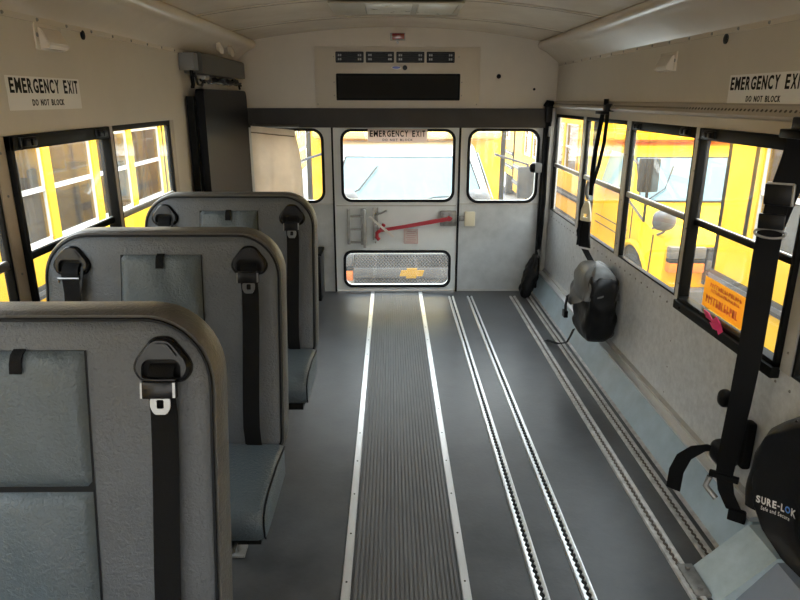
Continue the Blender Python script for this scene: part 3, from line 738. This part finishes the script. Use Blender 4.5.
# ------------------------------------------------------------------ right side straps and bags
def P(*a): return Vector(a)
def blob(cx, cy_, cz, a, b, c, ex=.75, wr=.010, seed=0, top=1., nU=40, nV=30, z0=-1, z1=1, k=1., lean=(0, 0), xmax=None, box=2.8):
    rnd = random.Random(seed); ph = [rnd.random()*6 for _ in range(8)]
    sg = lambda v, e: math.copysign(abs(v)**e, v)
    rings = []
    for j in range(nV+1):
        v = z0+(z1-z0)*j/nV; v = max(-.999, min(.999, v)); rr = (1-abs(v)**box)**.5
        wtop = 1-(1-top)*max(0, v)**1.2
        row = []
        for i in range(nU):
            th = 2*PI*i/nU
            n = wr*(math.sin(3*th+5*v+ph[0])+.7*math.sin(7*th-6*v+ph[1])+.5*math.sin(4*th+13*v+ph[2])+.35*math.sin(11*th+9*v+ph[3]))
            x = cx+(a*k*rr*wtop+n)*sg(math.cos(th), ex)+lean[0]*v; y = cy_+(b*k*rr*wtop+n)*sg(math.sin(th), ex)+lean[1]*v
            if xmax is not None: x = min(x, xmax+.0006*math.sin(th*3))
            row.append(V(x, y, cz+c*v*(1+.02*(k-1))+n*.3))
        rings.append(row)
    return rings
# strap set 2 + bag 1 (beyond)
s1 = thing('tie_down_strap', (1.15, 3.56, .6), 'tangled black tie-down straps with silver clip over the second rear side window', 'strap')
m = MB(); m.box(1.145, 1.186, 3.535, 3.60, 1.385, 1.425, bev=.005); m.box(1.105, 1.15, 3.50, 3.60, 1.372, 1.388, bev=.004); m.cyl((1.15, 3.57, 1.42), (1.15, 3.57, 1.45), .014, 10); link('track_fitting', m, black, s1)
wv = V(.62, -.78, 0)
m = MB()
m.ribbon([P(1.130, 3.55, 1.375), P(1.125, 3.60, 1.18), P(1.125, 3.62, 1.05), P(1.130, 3.63, .93)], wv*.026, .004)
m.ribbon([P(1.150, 3.53, 1.375), P(1.155, 3.56, 1.22), P(1.150, 3.60, 1.10), P(1.130, 3.63, .97)], wv*.020, .004)
m.tube([P(1.145, 3.54, 1.37), P(1.158, 3.56, 1.25), P(1.14, 3.61, 1.02)], .005, 6)
link('thin_strap', m, web, s1)
m = MB(); m.tube([P(1.122, 3.66, 1.005), P(1.115, 3.66, .975), P(1.116, 3.66, .93), P(1.125, 3.65, .905)], .010, 8); link('hook_clip', m, lightgrey, s1)
m = MB(); mt = basis(P(1.120, 3.65, .835), (.62, -.78, 0), (0, 0, 1)); m.plate(rpoly([(-.035, -.055), (.035, -.055), (.030, .0), (.012, .06), (-.010, .06), (-.032, .01)], .01), [rrect(-.018, .018, -.035, -.012, .004)], .014, mt); link('cream_buckle', m, creamp, s1)
m = MB(); m.ribbon([P(1.118, 3.66, .80), P(1.117, 3.66, .75), P(1.116, 3.65, .70), P(1.118, 3.62, .632)], wv*.075, .012); m.tube([P(1.10, 3.66, .78), P(1.085, 3.67, .72), P(1.09, 3.66, .68), P(1.085, 3.65, .64)], .008, 6); link('wide_strap', m, web, s1)
b1 = thing('storage_bag', (1.08, 3.40, .17), 'black storage bag with grey flap hanging on the right wall midway to the rear', 'bag', 'nylon strap bags hanging on the right wall')
m = MB(); m.loft(blob(1.108, 3.32, .385, .082, .155, .205, seed=2, wr=.005, ex=.4, top=.95, lean=(-.004, -.02), xmax=1.197, box=7)); link('bag_body', m, cloth_b, b1, smooth=60)
m = MB(); R_ = blob(1.098, 3.335, .395, .096, .165, .228, seed=4, wr=.005, ex=.4, top=.80, z0=-.2, z1=.999, lean=(-.002, -.02), xmax=1.192, box=6)
for row in R_[:10]:
    for p in row:
        s_ = (p.x-1.03)/.12+(3.45-p.y)/.15; p.z += max(0, s_)*.06*(1-R_.index(row)/10)
m.loft(R_, cap0=False); link('bag_flap', m, cloth_g, b1, smooth=60)
m = MB(); m.ribbon([P(.992, 3.44, .40), P(.985, 3.44, .34), P(.990, 3.44, .29)], V(.02, .03, 0), .004); m.box(.975, .998, 3.42, 3.47, .27, .31, bev=.004); link('bag_buckle', m, black, b1)
m = MB(); m.ribbon([P(1.04, 3.43, .20), P(1.045, 3.50, .13), P(1.05, 3.58, .06), P(1.02, 3.66, .022), P(.97, 3.74, .014), P(.95, 3.72, .016)], V(.018, .018, 0), .004); link('strap_tail', m, web, b1)
m = MB(); m.ribbon([P(1.13, 3.46, .56), P(1.12, 3.58, .61), P(1.115, 3.60, .625)], V(.03, -.04, 0), .006); link('bag_loop', m, web, b1)

# strap set 3 (near)
s3_ = thing('shoulder_belt', (1.12, 1.86, .15), 'wide black shoulder belt hanging on the right wall in front of the emergency window', 'belt')
m = MB(); m.box(1.10, 1.187, 1.73, 1.815, 1.365, 1.405, bev=.006); m.box(1.085, 1.12, 1.72, 1.84, 1.348, 1.372, bev=.004); link('track_fitting', m, black, s3_)
wv = V(.80, -.60, 0)
m = MB(); m.ribbon([P(1.118, 1.79, 1.372), P(1.116, 1.80, 1.30), P(1.115, 1.82, 1.23), P(1.115, 1.84, 1.16), P(1.115, 1.848, 1.09)], wv*.060, .006)
m.ribbon([P(1.138, 1.80, 1.36), P(1.136, 1.81, 1.25), P(1.130, 1.84, 1.14), P(1.122, 1.85, 1.08)], wv*.055, .004); link('upper_strap', m, web, s3_)
mt = basis(P(1.108, 1.828, 1.190), wv, (-.02, .05, 1)); m = MB(); m.box(-.036, .036, -.030, .030, -.012, .012, bev=.004, mtx=mt); k1 = link('buckle', m, black, s3_)
m = MB(); m.box(.033, .040, -.030, .032, -.010, .013, bev=.002, mtx=mt); m.box(-.030, .036, .029, .034, -.008, .012, mtx=mt); link('buckle_edge', m, steel, k1)
mt = basis(P(1.108, 1.840, 1.108), wv, (-.02, .05, 1)); m = MB(); m.box(-.034, .034, -.020, .024, -.010, .010, bev=.004, mtx=mt); link('adjuster', m, black, s3_)
m = MB(); m.tube([mt @ V(.040*math.cos(a), -.032+.014*math.sin(a), .004) for a in [i*2*PI/24 for i in range(24)]], .004, 8, closed=True); link('d_ring', m, steel, s3_)
m = MB(); m.ribbon([P(1.113, 1.846, 1.085), P(1.110, 1.843, 1.00), P(1.110, 1.838, .85), P(1.110, 1.835, .70), P(1.110, 1.842, .52), P(1.111, 1.855, .38), P(1.112, 1.862, .255)], [wv*.066, wv*.068, wv*.068, wv*.067, wv*.064, wv*.060, wv*.052], .007); link('lower_strap', m, web, s3_)
m = MB(); m.loft(blob(1.150, 1.945, .285, .040, .040, .050, ex=.35, wr=0, seed=1, xmax=1.198), mi=0); m.box(1.165, 1.196, 1.86, 1.90, .27, .44, bev=.010); link('retractor', m, black, s3_, smooth=50)
m = MB(); m.loft(blob(1.125, 1.955, .488, .022, .022, .032, ex=.7, wr=0, seed=1)); link('guide_knob', m, black, s3_)
m = MB(); m.box(-.046, .046, -.010, .010, -.010, .010, bev=.004, mtx=basis(P(1.112, 1.862, .245), wv, (0, 0, 1))); k2 = link('anchor_plate', m, black, s3_)
m = MB(); m.ribbon([P(1.113, 1.858, .24), P(1.115, 1.84, .20), P(1.130, 1.80, .155)], wv*.050, .010); m.box(-.027, .027, -.02, .02, -.012, .012, bev=.004, mtx=basis(P(1.135, 1.79, .145), wv, (0, 0, 1))); link('anchor_strap', m, web, s3_)
m = MB(); m.tube([P(1.075, 1.88, .235), P(1.065, 1.88, .20), P(1.09, 1.85, .17)], .010, 8); link('anchor_hook', m, steel, s3_)
m = MB(); m.ribbon([P(1.12, 1.96, .30), P(1.085, 2.0, .27), P(1.055, 2.03, .22), P(1.045, 2.05, .15), P(1.045, 2.055, .07)], [V(.03, -.03, .0)*1.2]*5, .005); link('side_loop', m, web, s3_)
# near bag
b2 = thing('storage_bag', (1.08, 1.42, .18), 'black storage bag with white and blue lettering, hanging at the right frame edge', 'bag', 'nylon strap bags hanging on the right wall')
SPN = V(1.197, 1.50, 0)
XS_ = rpoly([(1.197, 1.765), (1.120, 1.735), (1.062, 1.665), (1.150, 1.555), (1.125, 1.44), (1.140, 1.30), (1.197, 1.24)], [.02, .03, .022, .05, .05, .04, .02], 6)
def bag_rings(levels, wr, seed):
    rnd = random.Random(seed); ph = [rnd.random()*6 for _ in range(4)]; out = []
    for z, k, dy in levels:
        row = []
        for i, (x, y) in enumerate(XS_):
            n = wr*(math.sin(i*.45+z*30+ph[0])+.6*math.sin(i*.9-z*47+ph[1]))
            p = SPN+(V(x, y, 0)-SPN)*(k+n); row.append(V(min(1.197, p.x), p.y+dy, z+n*.2))
        out.append(row)
    return out
def lv(pts, n=30):
    out = []
    for i in range(n+1):
        z = pts[0][0]+(pts[-1][0]-pts[0][0])*i/n
        for a_, b_ in zip(pts, pts[1:]):
            if a_[0] <= z <= b_[0]+1e-9:
                t_ = (z-a_[0])/(b_[0]-a_[0]); out.append((z, a_[1]+(b_[1]-a_[1])*t_, a_[2]+(b_[2]-a_[2])*t_)); break
    return out
m = MB(); m.loft(bag_rings(lv([(.165, .30, -.14), (.19, .62, -.09), (.24, .82, -.04), (.30, .93, -.01), (.44, .93, 0), (.60, .6, -.03)]), .022, 3)); link('bag_body', m, cloth_b, b2, smooth=60)
m = MB(); m.loft(bag_rings(lv([(.275, .97, 0), (.32, .99, 0), (.44, .97, 0), (.52, .90, -.015), (.59, .74, -.05), (.635, .50, -.08), (.655, .2, -.08)]), .007, 5), cap0=False); link('bag_flap', m, cloth_b, b2, smooth=60)
m = MB(); m.tube([P(1.12, 1.46, .640), P(1.13, 1.49, .652), P(1.14, 1.52, .640)], .006, 8); link('snap_ring', m, chrome, b2)

# corner straps at right rear
s4 = thing('tie_down_strap', (1.12, 4.8, 0), 'black straps gathered down the right rear corner post', 'strap')
m = MB(); m.tube([P(1.115, 4.80, 1.395), P(1.13, 4.79, 1.425), P(1.15, 4.80, 1.425), P(1.155, 4.80, 1.385)], .022, 10); m.box(1.115, 1.16, 4.77, 4.825, 1.29, 1.40, bev=.008); link('track_fitting', m, black, s4)
m = MB(); m.ribbon([P(1.135, 4.79, 1.32), P(1.128, 4.785, 1.1), P(1.138, 4.78, .80), P(1.135, 4.78, .55), P(1.12, 4.77, .32)], V(.032, 0, 0), .010); m.tube([P(1.15, 4.78, 1.3), P(1.14, 4.77, 1.0), P(1.145, 4.77, .7), P(1.12, 4.77, .34), P(1.12, 4.78, .05)], .009, 6); link('hanging_strap', m, web, s4)
link('white_clip', MB().box(1.135, 1.155, 4.755, 4.775, 1.19, 1.26, bev=.004), lightgrey, s4)
m = MB(); m.tube([P(1.115, 4.745, .36), P(1.125, 4.735, .33), P(1.115, 4.745, .30)], .010, 8); link('hook', m, steel, s4)
m = MB(); m.loft(blob(1.045, 4.66, .175, .055, .045, .172, seed=12, wr=.005, top=.45, lean=(.030, 0))); solo('strap_pouch', m, cloth_b, 'limp black cloth pouch in the right rear corner on the floor', 'pouch', smooth=60)
bz = thing('door_buzzer', (1.09, 4.78, .93), 'small grey box with dark lens at the right edge of the rear window', 'alarm box')
link('buzzer_body', MB().box(1.050, 1.110, 4.775, 4.858, .93, 1.0, bev=.006), lightgrey, bz)
m = MB(); m.loft([[V(x_, 4.784+r_*math.cos(a*PI/8), .965+r_*1.2*math.sin(a*PI/8)) for a in range(16)] for x_, r_ in ((1.056, .030), (1.035, .028), (1.022, .018), (1.018, .004))]); link('buzzer_lens', m, black, bz)

# label and ribbon at the emergency window
lb = thing('window_label', (XR-.003+.03, 2.22, .68), 'orange instruction label on the glass of the right emergency window', 'label')
MLab = basis((XR+.0165, 2.225, .742), (0, -1, 0), (0, 0, 1))
m = MB(); m.box(-.155, .155, -.058, .058, 0, .001, mtx=MLab); link('label_sheet', m, orlabel, lb)
m = MB()
for zz, h_, a, b, n_ in ((.036, .008, -.11, .12, 15), (.016, .006, -.10, .11, 20), (-.022, .016, -.13, .11, 12)):
    random.seed(5)
    for k in range(n_):
        x = a+(b-a)*k/n_; m.box(x, x+(b-a)/n_*.35, zz-h_, zz+h_, .001, .0015, mtx=MLab); m.box(x, x+(b-a)/n_*.8, zz+h_*random.choice((-.9, -.1, .7)), zz+h_*random.choice((-.9, -.1, .7))+.003, .001, .0015, mtx=MLab)
link('red_print', m, mat('faded_label_red', (.85, .22, .10), .5), lb)
m = MB(); m.ribbon([P(1.172, 2.26, .688), P(1.166, 2.21, .690), P(1.162, 2.17, .678), P(1.158, 2.14, .700), P(1.160, 2.11, .684), P(1.158, 2.13, .665)], V(-.012, .0, .030), .003); m.ribbon([P(1.160, 2.18, .668), P(1.158, 2.15, .672), P(1.160, 2.12, .690)], V(-.012, .006, .022), .003)
solo('pink_ribbon', m, pinkr, 'short pink ribbon tied at the sill of the right emergency window', 'ribbon')

# lettering on the near bag (projected on the flap)
def ray_hit(obj, o, d):
    dg = bpy.context.evaluated_depsgraph_get()
    mi_ = obj.matrix_world.inverted(); ok, loc, nn, idx = obj.ray_cast(mi_ @ o, (mi_.to_3x3() @ d).normalized())
    return obj.matrix_world @ loc if ok else None
bpy.context.view_layer.update()
flap = [c for c in b2.children if c.name.startswith('bag_flap')][0]
# text laid on the flap's surface: u runs along the flap towards the camera side, v up
def wrap_text(txt, wd, ht, oy, oz, mats_, parent, name, tilt=0., y_c=0, size_bold=.02):
    mb = MB()
    if txt.isupper(): caps(mb, txt, wd, ht, Matrix.Identity(4), .03, .001)
    else: mb.text(txt, wd, ht, Matrix.Identity(4), size_bold, th=.001)
    side = V(.62, -.78, 0).normalized(); dirn = V(.78, .62, 0).normalized()
    for v in mb.bm.verts:
        u, vv, ww = v.co.x, v.co.y, v.co.z
        a = math.cos(tilt)*u-math.sin(tilt)*vv; b = math.sin(tilt)*u+math.cos(tilt)*vv
        o = V(1.09, 1.635, 0)-dirn*.4+side*(a+oy); o.z = oz+b
        h = ray_hit(flap, o, dirn)
        if h is None: h = o+dirn*.395
        v.co = h-dirn*(.009+ww)
    return link(name, mb, mats_, parent, smooth=60)
TX = dict(side0=0)
wrap_text('SURE-L', .078, .023, .038, .326, white, b2, 'bag_lettering', .10)
wrap_text('O', .015, .021, .086, .332, mat('blue_print', (.12, .30, .75), .5), b2, 'bag_logo_letter', .10, size_bold=.05)
wrap_text('K', .015, .023, .104, .334, white, b2, 'bag_logo_letter', .10)
wrap_text('Safe and Secure', .080, .013, .056, .304, white, b2, 'bag_small_print', .10, size_bold=.005)

# ------------------------------------------------------------------ outside: buses
def wheel(root, x, y, z, r, wd, s):
    m = MB(); prof = [(0, r*.62), (.0, r*.92), (.02, r*.985), (.05, r), (wd-.05, r), (wd-.02, r*.985), (wd, r*.92), (wd, r*.62)]
    m.loft([[V(x-s*q[0], y+q[1]*math.cos(a*PI/16), z+q[1]*math.sin(a*PI/16)) for a in range(32)] for q in prof], cap0=False, cap1=False)
    t = link('wheel', m, tire, root)
    m = MB(); m.loft([[V(x-s*d, y+q*math.cos(a*PI/16), z+q*math.sin(a*PI/16)) for a in range(32)] for q, d in ((r*.63, .03), (r*.58, .02), (r*.5, .06), (r*.2, .05), (r*.18, .015), (.02, .01))]); link('hub', m, sashm, t)
def bus_body(root, x0, x1, y0, y1, zsill, pitch, yp, zo=0., ztop=None, wall=.06, sash=.37, faces=(-1, 1), seats=True, front_glass=False, endpost=.16, front_solid=True):
    """shell: lower sides, posts, upper sides, roof, floor, ends; x0<x1; yp = list of post centres"""
    zf, zr = -.30+zo, 1.62+zo; zh = zsill+.70
    m = MB()
    cx = (x0+x1)/2; hw = (x1-x0)/2
    for s in (-1, 1):
        a, b = sorted((cx+s*hw, cx+s*(hw-wall)))
        m.box(a, b, y0, y1, zf, zsill); m.box(a, b, y0, y1, zh, zr-.05)
        m.box(a, b, y0, yp[0], zsill, zh); m.box(a, b, yp[-1], y1, zsill, zh)
        for y in yp: m.box(a, b, y-.05, y+.05, zsill, zh)
    n = 14; top = [(cx+hw*math.cos(PI*k/n), zr-.05+.26*math.sin(PI*k/n)) for k in range(n+1)]
    m.prism(top+[(cx-hw, zr-.09), (cx+hw, zr-.09)], 'y', y0, y1)
    m.box(x0, x1, y0, y1, zf-.02, zf+.02)
    if front_solid: m.box(x0, x1, y0, y0+.05, zf, zr)
    m.box(x0, x1, y1-.05, y1, zf, zr)
    link('bus_shell', m, yel, root)
    m = MB()
    for s in faces:
        xx = cx+s*hw
        for z in (zsill-.30, zsill-.62):
            a, b = sorted((xx, xx+s*.018)); m.box(a, b, y0+.02, y1-.02, z-.045, z+.045, bev=.006); a, b = sorted((xx+s*.018, xx+s*.026)); m.box(a, b, y0+.02, y1-.02, z-.014, z+.014, mi=1)
    link('rub_rail', m, [busblk, railm], root)
    for s in faces:
        xx = cx+s*(hw-wall*.6)
        for ya, yb in zip(yp, yp[1:]):
            ya += .05; yb -= .05
            if yb-ya < .1: continue
            m = MB(); a, b = sorted((xx, xx+s*.02))
            for q in ((ya, ya+.006, zsill, zh), (yb-.006, yb, zsill, zh), (ya, yb, zsill, zsill+.03), (ya, yb, zh-.025, zh), (ya, yb, zsill+sash-.016, zsill+sash+.016)): m.box(a, b, *q)
            f = link('window', m, sashm, root)
            m = MB(); m.box(xx-.002, xx+.002, ya+.02, yb-.02, zsill+.02, zh-.02); link('pane', m, GB, f)
    if seats:
        y = y0+.5; k = 0
        while y < y1-.3:
            for xs_ in ((x0+.12, cx-.25), (cx+.25, x1-.12)):
                m = MB(); m.box(xs_[0], xs_[1], y, y+.09, zf+.45, zsill+.36, bev=.03); m.box(xs_[0], xs_[1], y-.4, y, zf+.45, zf+.56, bev=.03); link('seat', m, busseat, root)
            y += .72; k += 1
    m = MB(); m.box(x0+wall, x1-wall, y0+.06, y1-.06, zf+.03, zf+.06); link('bus_floor', m, busin, root)

def yrange(a, b, st):
    out = []; y = a
    while y <= b+1e-6: out.append(y); y += st
    return out
# left neighbour
D_ = thing('school_bus', (-3.55, 3, -.90), 'yellow school bus parked alongside, seen through the left windows', 'bus', 'parked yellow buses outside')
bus_body(D_, -4.7, -2.40, -3.2, 7.25, .475, .75, [4.62-.755*k for k in range(9, 0, -1)]+[4.62, 5.375, 6.13, 6.98], zo=-.1, faces=(1,))
for y in (-1.6, 6.2): wheel(D_, -2.42, y, -.50, .42, .26, 1)
# near right neighbour
A_ = thing('school_bus', (3.6, 0, -.90), 'yellow school bus close outside the right emergency window, its rear corner showing', 'bus', 'parked yellow buses outside')
bus_body(A_, 2.40, 4.7, -5.0, 4.64, .50, .75, [4.24-.76*k for k in range(11, -1, -1)], zo=-.08, faces=(-1,))
wheel(A_, 2.42, .9, -.50, .42, .26, -1)

def van_bus(name, xc, y0, bx0, bx1, y1, label, emblem, paint, zo=0., facesb=(-1,), hw=.98, mirror=True, mir=(.30, .95, .45), cm=(.15, .05, .42), wy=.98):
    root = thing(name, (xc, y0+3, -.90), label, 'bus', 'parked yellow buses outside')
    # cab: side profile loft across x with taper of the greenhouse
    def sec(x, k):
        prof = [(y0+.06, -.52), (y0+.02, -.30), (y0+.03, .10), (y0+.10, .17), (y0+.55, .27), (y0+1.00, .345), (y0+1.68, .84), (y0+1.80, .92), (y0+2.35, .98), (y0+2.35, -.52)]
        out = []
        for y, z in prof:
            t = max(0, min(1, (z-.33)/.6)); out.append(V(xc+x*(1-.16*t)*(1 if z < .2 else .985), y+(.10*k if y < y0+.2 else .03*k), z+zo-(.04*k if .05 < z < .5 else 0)))
        return out
    m = MB(); m.loft([sec(-hw, 1), sec(-hw*.96, .5), sec(-hw*.75, .1), sec(0, 0), sec(hw*.75, .1), sec(hw*.96, .5), sec(hw, 1)])
    link('cab_body', m, paint, root, smooth=40)
    # windshield
    n = V(0, -.62, .80).normalized()
    def ws(x, t): return V(xc+x*(1-.15*t), y0+1.03+.60*t+.03*abs(x), .372+zo+.435*t)+V(0, -.012, .012)
    m = MB(); t = bmesh.new(); g = [[t.verts.new(ws(hw*.88*(-1+2*i/12), j/6)) for i in range(13)] for j in range(7)]
    for j in range(6):
        for i in range(12): t.faces.new((g[j][i], g[j][i+1], g[j+1][i+1], g[j+1][i]))
    r_ = bmesh.ops.solidify(t, geom=t.faces[:], thickness=.008); m.merge(t); wsd = link('windshield', m, WS, root)
    m = MB(); m.tube([ws(-hw*.88+2*hw*.88*i/12, 0) for i in range(13)]+[ws(hw*.88, k/6) for k in range(7)]+[ws(hw*.88-2*hw*.88*i/12, 1) for i in range(13)]+[ws(-hw*.88, 1-k/6) for k in range(6)], .010, 6, closed=True); link('windshield_seal', m, busblk, wsd)
    m = MB(); m.tube([ws(-.75, .02)+V(0, -.02, .02), ws(-.55, .25)+V(0, -.02, .02), ws(-.38, .75)+V(0, -.02, .02)], .008, 6); m.tube([ws(.1, .02)+V(0, -.02, .02), ws(.3, .10)+V(0, -.02, .02), ws(.75, .12)+V(0, -.02, .02)], .008, 6); link('wiper', m, busblk, wsd)
    # grille
    gy = y0+.0; m = MB(); m.box(xc-.53, xc+.53, gy-.02, gy+.05, -.30+zo, .075+zo, bev=.01); gr = link('grille', m, busblk, root)
    m = MB(); st_ = .030; k = -.52-.30
    zlo, zhi = -.292+zo, .068+zo
    while k < .52+.34:
        for sgn in (1, -1):
            x_a, x_b = k, k+sgn*(zhi-zlo)*.9 if sgn == 1 else k-(zhi-zlo)*.9
            za, zb = zlo, zhi
            xa, xb = x_a, x_b
            def clip(xa, za, xb, zb, L, Rr):
                d = (zb-za)/(xb-xa)
                if xa > xb: xa, za, xb, zb = xb, zb, xa, za
                if xb < L or xa > Rr: return None
                if xa < L: za += d*(L-xa); xa = L
                if xb > Rr: zb -= d*(xb-Rr); xb = Rr
                return xa, za, xb, zb
            c_ = clip(xa, za, xb, zb, -.52, .52)
            if c_: m.tube([V(xc+c_[0], gy-.024, c_[1]), V(xc+c_[2], gy-.024, c_[3])], .0050, 4)
        k += st_
    link('grille_mesh', m, meshm, gr, smooth=20)
    m = MB(); m.box(xc-.53, xc+.53, gy-.045, gy-.018, -.140+zo, -.045+zo, bev=.008); cb = link('grille_bar', m, railm, gr)
    if emblem:
        bt = [(-.110, -.028), (-.092, .026), (-.042, .026), (-.042, .046), (.052, .046), (.052, .026), (.118, .026), (.100, -.028), (.046, -.028), (.046, -.048), (-.048, -.048), (-.048, -.028)]
        m = MB(); m.plate(bt, [], .014, basis((xc, gy-.053, -.090+zo), (1, 0, 0), (0, 0, 1))); e_ = link('bowtie_emblem', m, gold, cb)
    for s in (-1, 1):
        a, b = sorted((xc+s*.54, xc+s*(hw-.06)))
        m = MB(); m.box(a, b, gy-.02, gy+.10, -.035+zo, .085+zo, bev=.015); link('headlamp', m, lampm, root)
        m = MB(); m.box(a, b, gy-.015, gy+.12, -.075+zo, -.040+zo, bev=.005); link('lamp_divider', m, busblk, root)
        m = MB(); m.box(a, b, gy-.02, gy+.12, -.175+zo, -.080+zo, bev=.012); link('turn_lamp', m, orange, root)
    m = MB(); m.box(xc-hw-.01, xc+hw+.01, y0-.12, y0+.12, -.58+zo, -.34+zo, bev=.03); link('bumper', m, busblk if paint is not yel else railm, root)
    # side glass, door lines, fender arch
    for s in facesb:
        xx = xc+s*hw
        def sg(y, z): return V(xc+s*(hw*(1-.16*max(0, min(1, (z-.33)/.6)))+.006), y, z+zo)
        m = MB(); t = bmesh.new(); q = [sg(y0+1.15, .42), sg(y0+2.25, .42), sg(y0+2.25, .86), sg(y0+1.72, .86)]; q2 = [p+V(s*.006, 0, 0) for p in q]
        m.loft([q, q2]); link('side_glass', m, WS, root)
        m = MB()
        for y in (y0+.95, y0+2.28): m.tube([V(xx+s*.0, y, -.45+zo), V(xx+s*.0, y, .33+zo)], .006, 6)
        for z in (.05, -.05): m.tube([V(xx+s*.008, y0+1.05, z+zo), V(xx+s*.008, y0+2.2, z+zo)], .007, 6)
        m.tube([V(xx+s*.004, y0+.30, .15+zo), V(xx+s*.004, y0+.33, -.32+zo)], .006, 6)
        link('panel_line', m, busblk, root)
        m = MB(); arcp = [V(xx+s*.012, y0+wy+.50*math.cos(a*PI/12), -.50+zo+.46*math.sin(a*PI/12)) for a in range(13)]; m.tube(arcp, .032, 8); link('wheel_arch', m, paint, root)
        m = MB(); m.loft([[V(xx+s*d, y0+wy+.46*math.cos(a*PI/16), -.50+zo+.46*math.sin(a*PI/16)) for a in range(17)] for d in (-.02, .004)]); link('wheel_well', m, busblk, root)
        wheel(root, xx+s*.012, y0+wy, -.52+zo, .37, .22, s)
        if mirror:
            m = MB(); mx_, my = xx+s*mir[0], y0+mir[1]
            m.tube([V(xx, y0+1.15, .40+zo), V(mx_, my, .34+zo), V(mx_, my, .80+zo), V(xx, y0+1.25, .88+zo)], .014, 8); mr_ = link('mirror_arm', m, busblk, root)
            m = MB(); m.box(mx_-.10, mx_+.10, my-.03, my+.05, mir[2]+zo, mir[2]+.33+zo, bev=.03); link('mirror', m, busblk, mr_)
            m = MB(); fx, fy = xx-s*cm[0], y0+cm[1]; m.tube([V(fx, y0+.25, .16+zo), V(fx, fy-.05, .22+zo), V(fx, fy-.02, cm[2]-.04+zo)], .014, 8); m.tube([V(fx, y0+.4, .2+zo), V(fx, fy-.02, cm[2]-.06+zo)], .012, 8); m.loft(blob(fx, fy-.02, cm[2]+zo, .12, .08, .11, ex=1, wr=0)); link('cross_mirror', m, railm, mr_)
    # cutaway body
    bus_body(root, bx0, bx1, y0+2.2, y1, .45+zo, .75, yrange(y0+2.9, y1-.5, .76), zo=-.05+zo, faces=facesb, seats=False, front_solid=True)
    # roof cap over the cab: yellow with black band
    m = MB(); m.prism([(y0+2.21, .98+zo), (y0+1.80, 1.02+zo), (y0+1.78, 1.10+zo), (y0+2.05, 1.38+zo), (y0+2.21, 1.50+zo)], 'x', bx0+.12, bx1-.12, bev=.02); cp = link('roof_cap', m, paint if paint is not vanw else yel2, root)
    m = MB()
    for xx_ in (bx0+.28, bx0+.52, bx1-.52, bx1-.28): m.cyl((xx_, y0+2.0, 1.36+zo), (xx_, y0+1.94, 1.34+zo), .07, 14)
    link('warning_lamp', m, redlens, cp)
    return root
van_bus('school_bus', .19, 5.80, -1.02, 1.40, 12.0, 'white-hooded bus parked nose-in right behind the rear door', True, vanw, zo=0, facesb=(-1, 1), hw=.93, cm=(.33, .05, .56))
van_bus('school_bus', 3.68, 6.22, 2.60, 4.83, 13.8, 'yellow cutaway bus whose cab, mirror and wheel show through the right windows', False, yel, zo=-.04, facesb=(-1,), hw=.96, mir=(.22, .05, .62), cm=(.02, .15, .33), wy=.78)
# far buses
for x0, y0_, y1_, lab in ((2.9, 15.5, 22, 'distant yellow bus far behind on the right'), (-4.6, 9.0, 18, 'yellow bus far behind on the left')):
    F_ = thing('school_bus', (x0+1.15, (y0_+y1_)/2, -.9), lab, 'bus', 'parked yellow buses outside')
    bus_body(F_, x0, x0+2.3, y0_, y1_, .5, .75, yrange(y0_+.5, y1_-.5, .76), faces=(-1, 1), seats=False)
    for y in (y0_+1.2, y1_-1.2): wheel(F_, x0+(.02 if x0 > 0 else 2.28), y, -.48, .42, .26, -1 if x0 > 0 else 1)
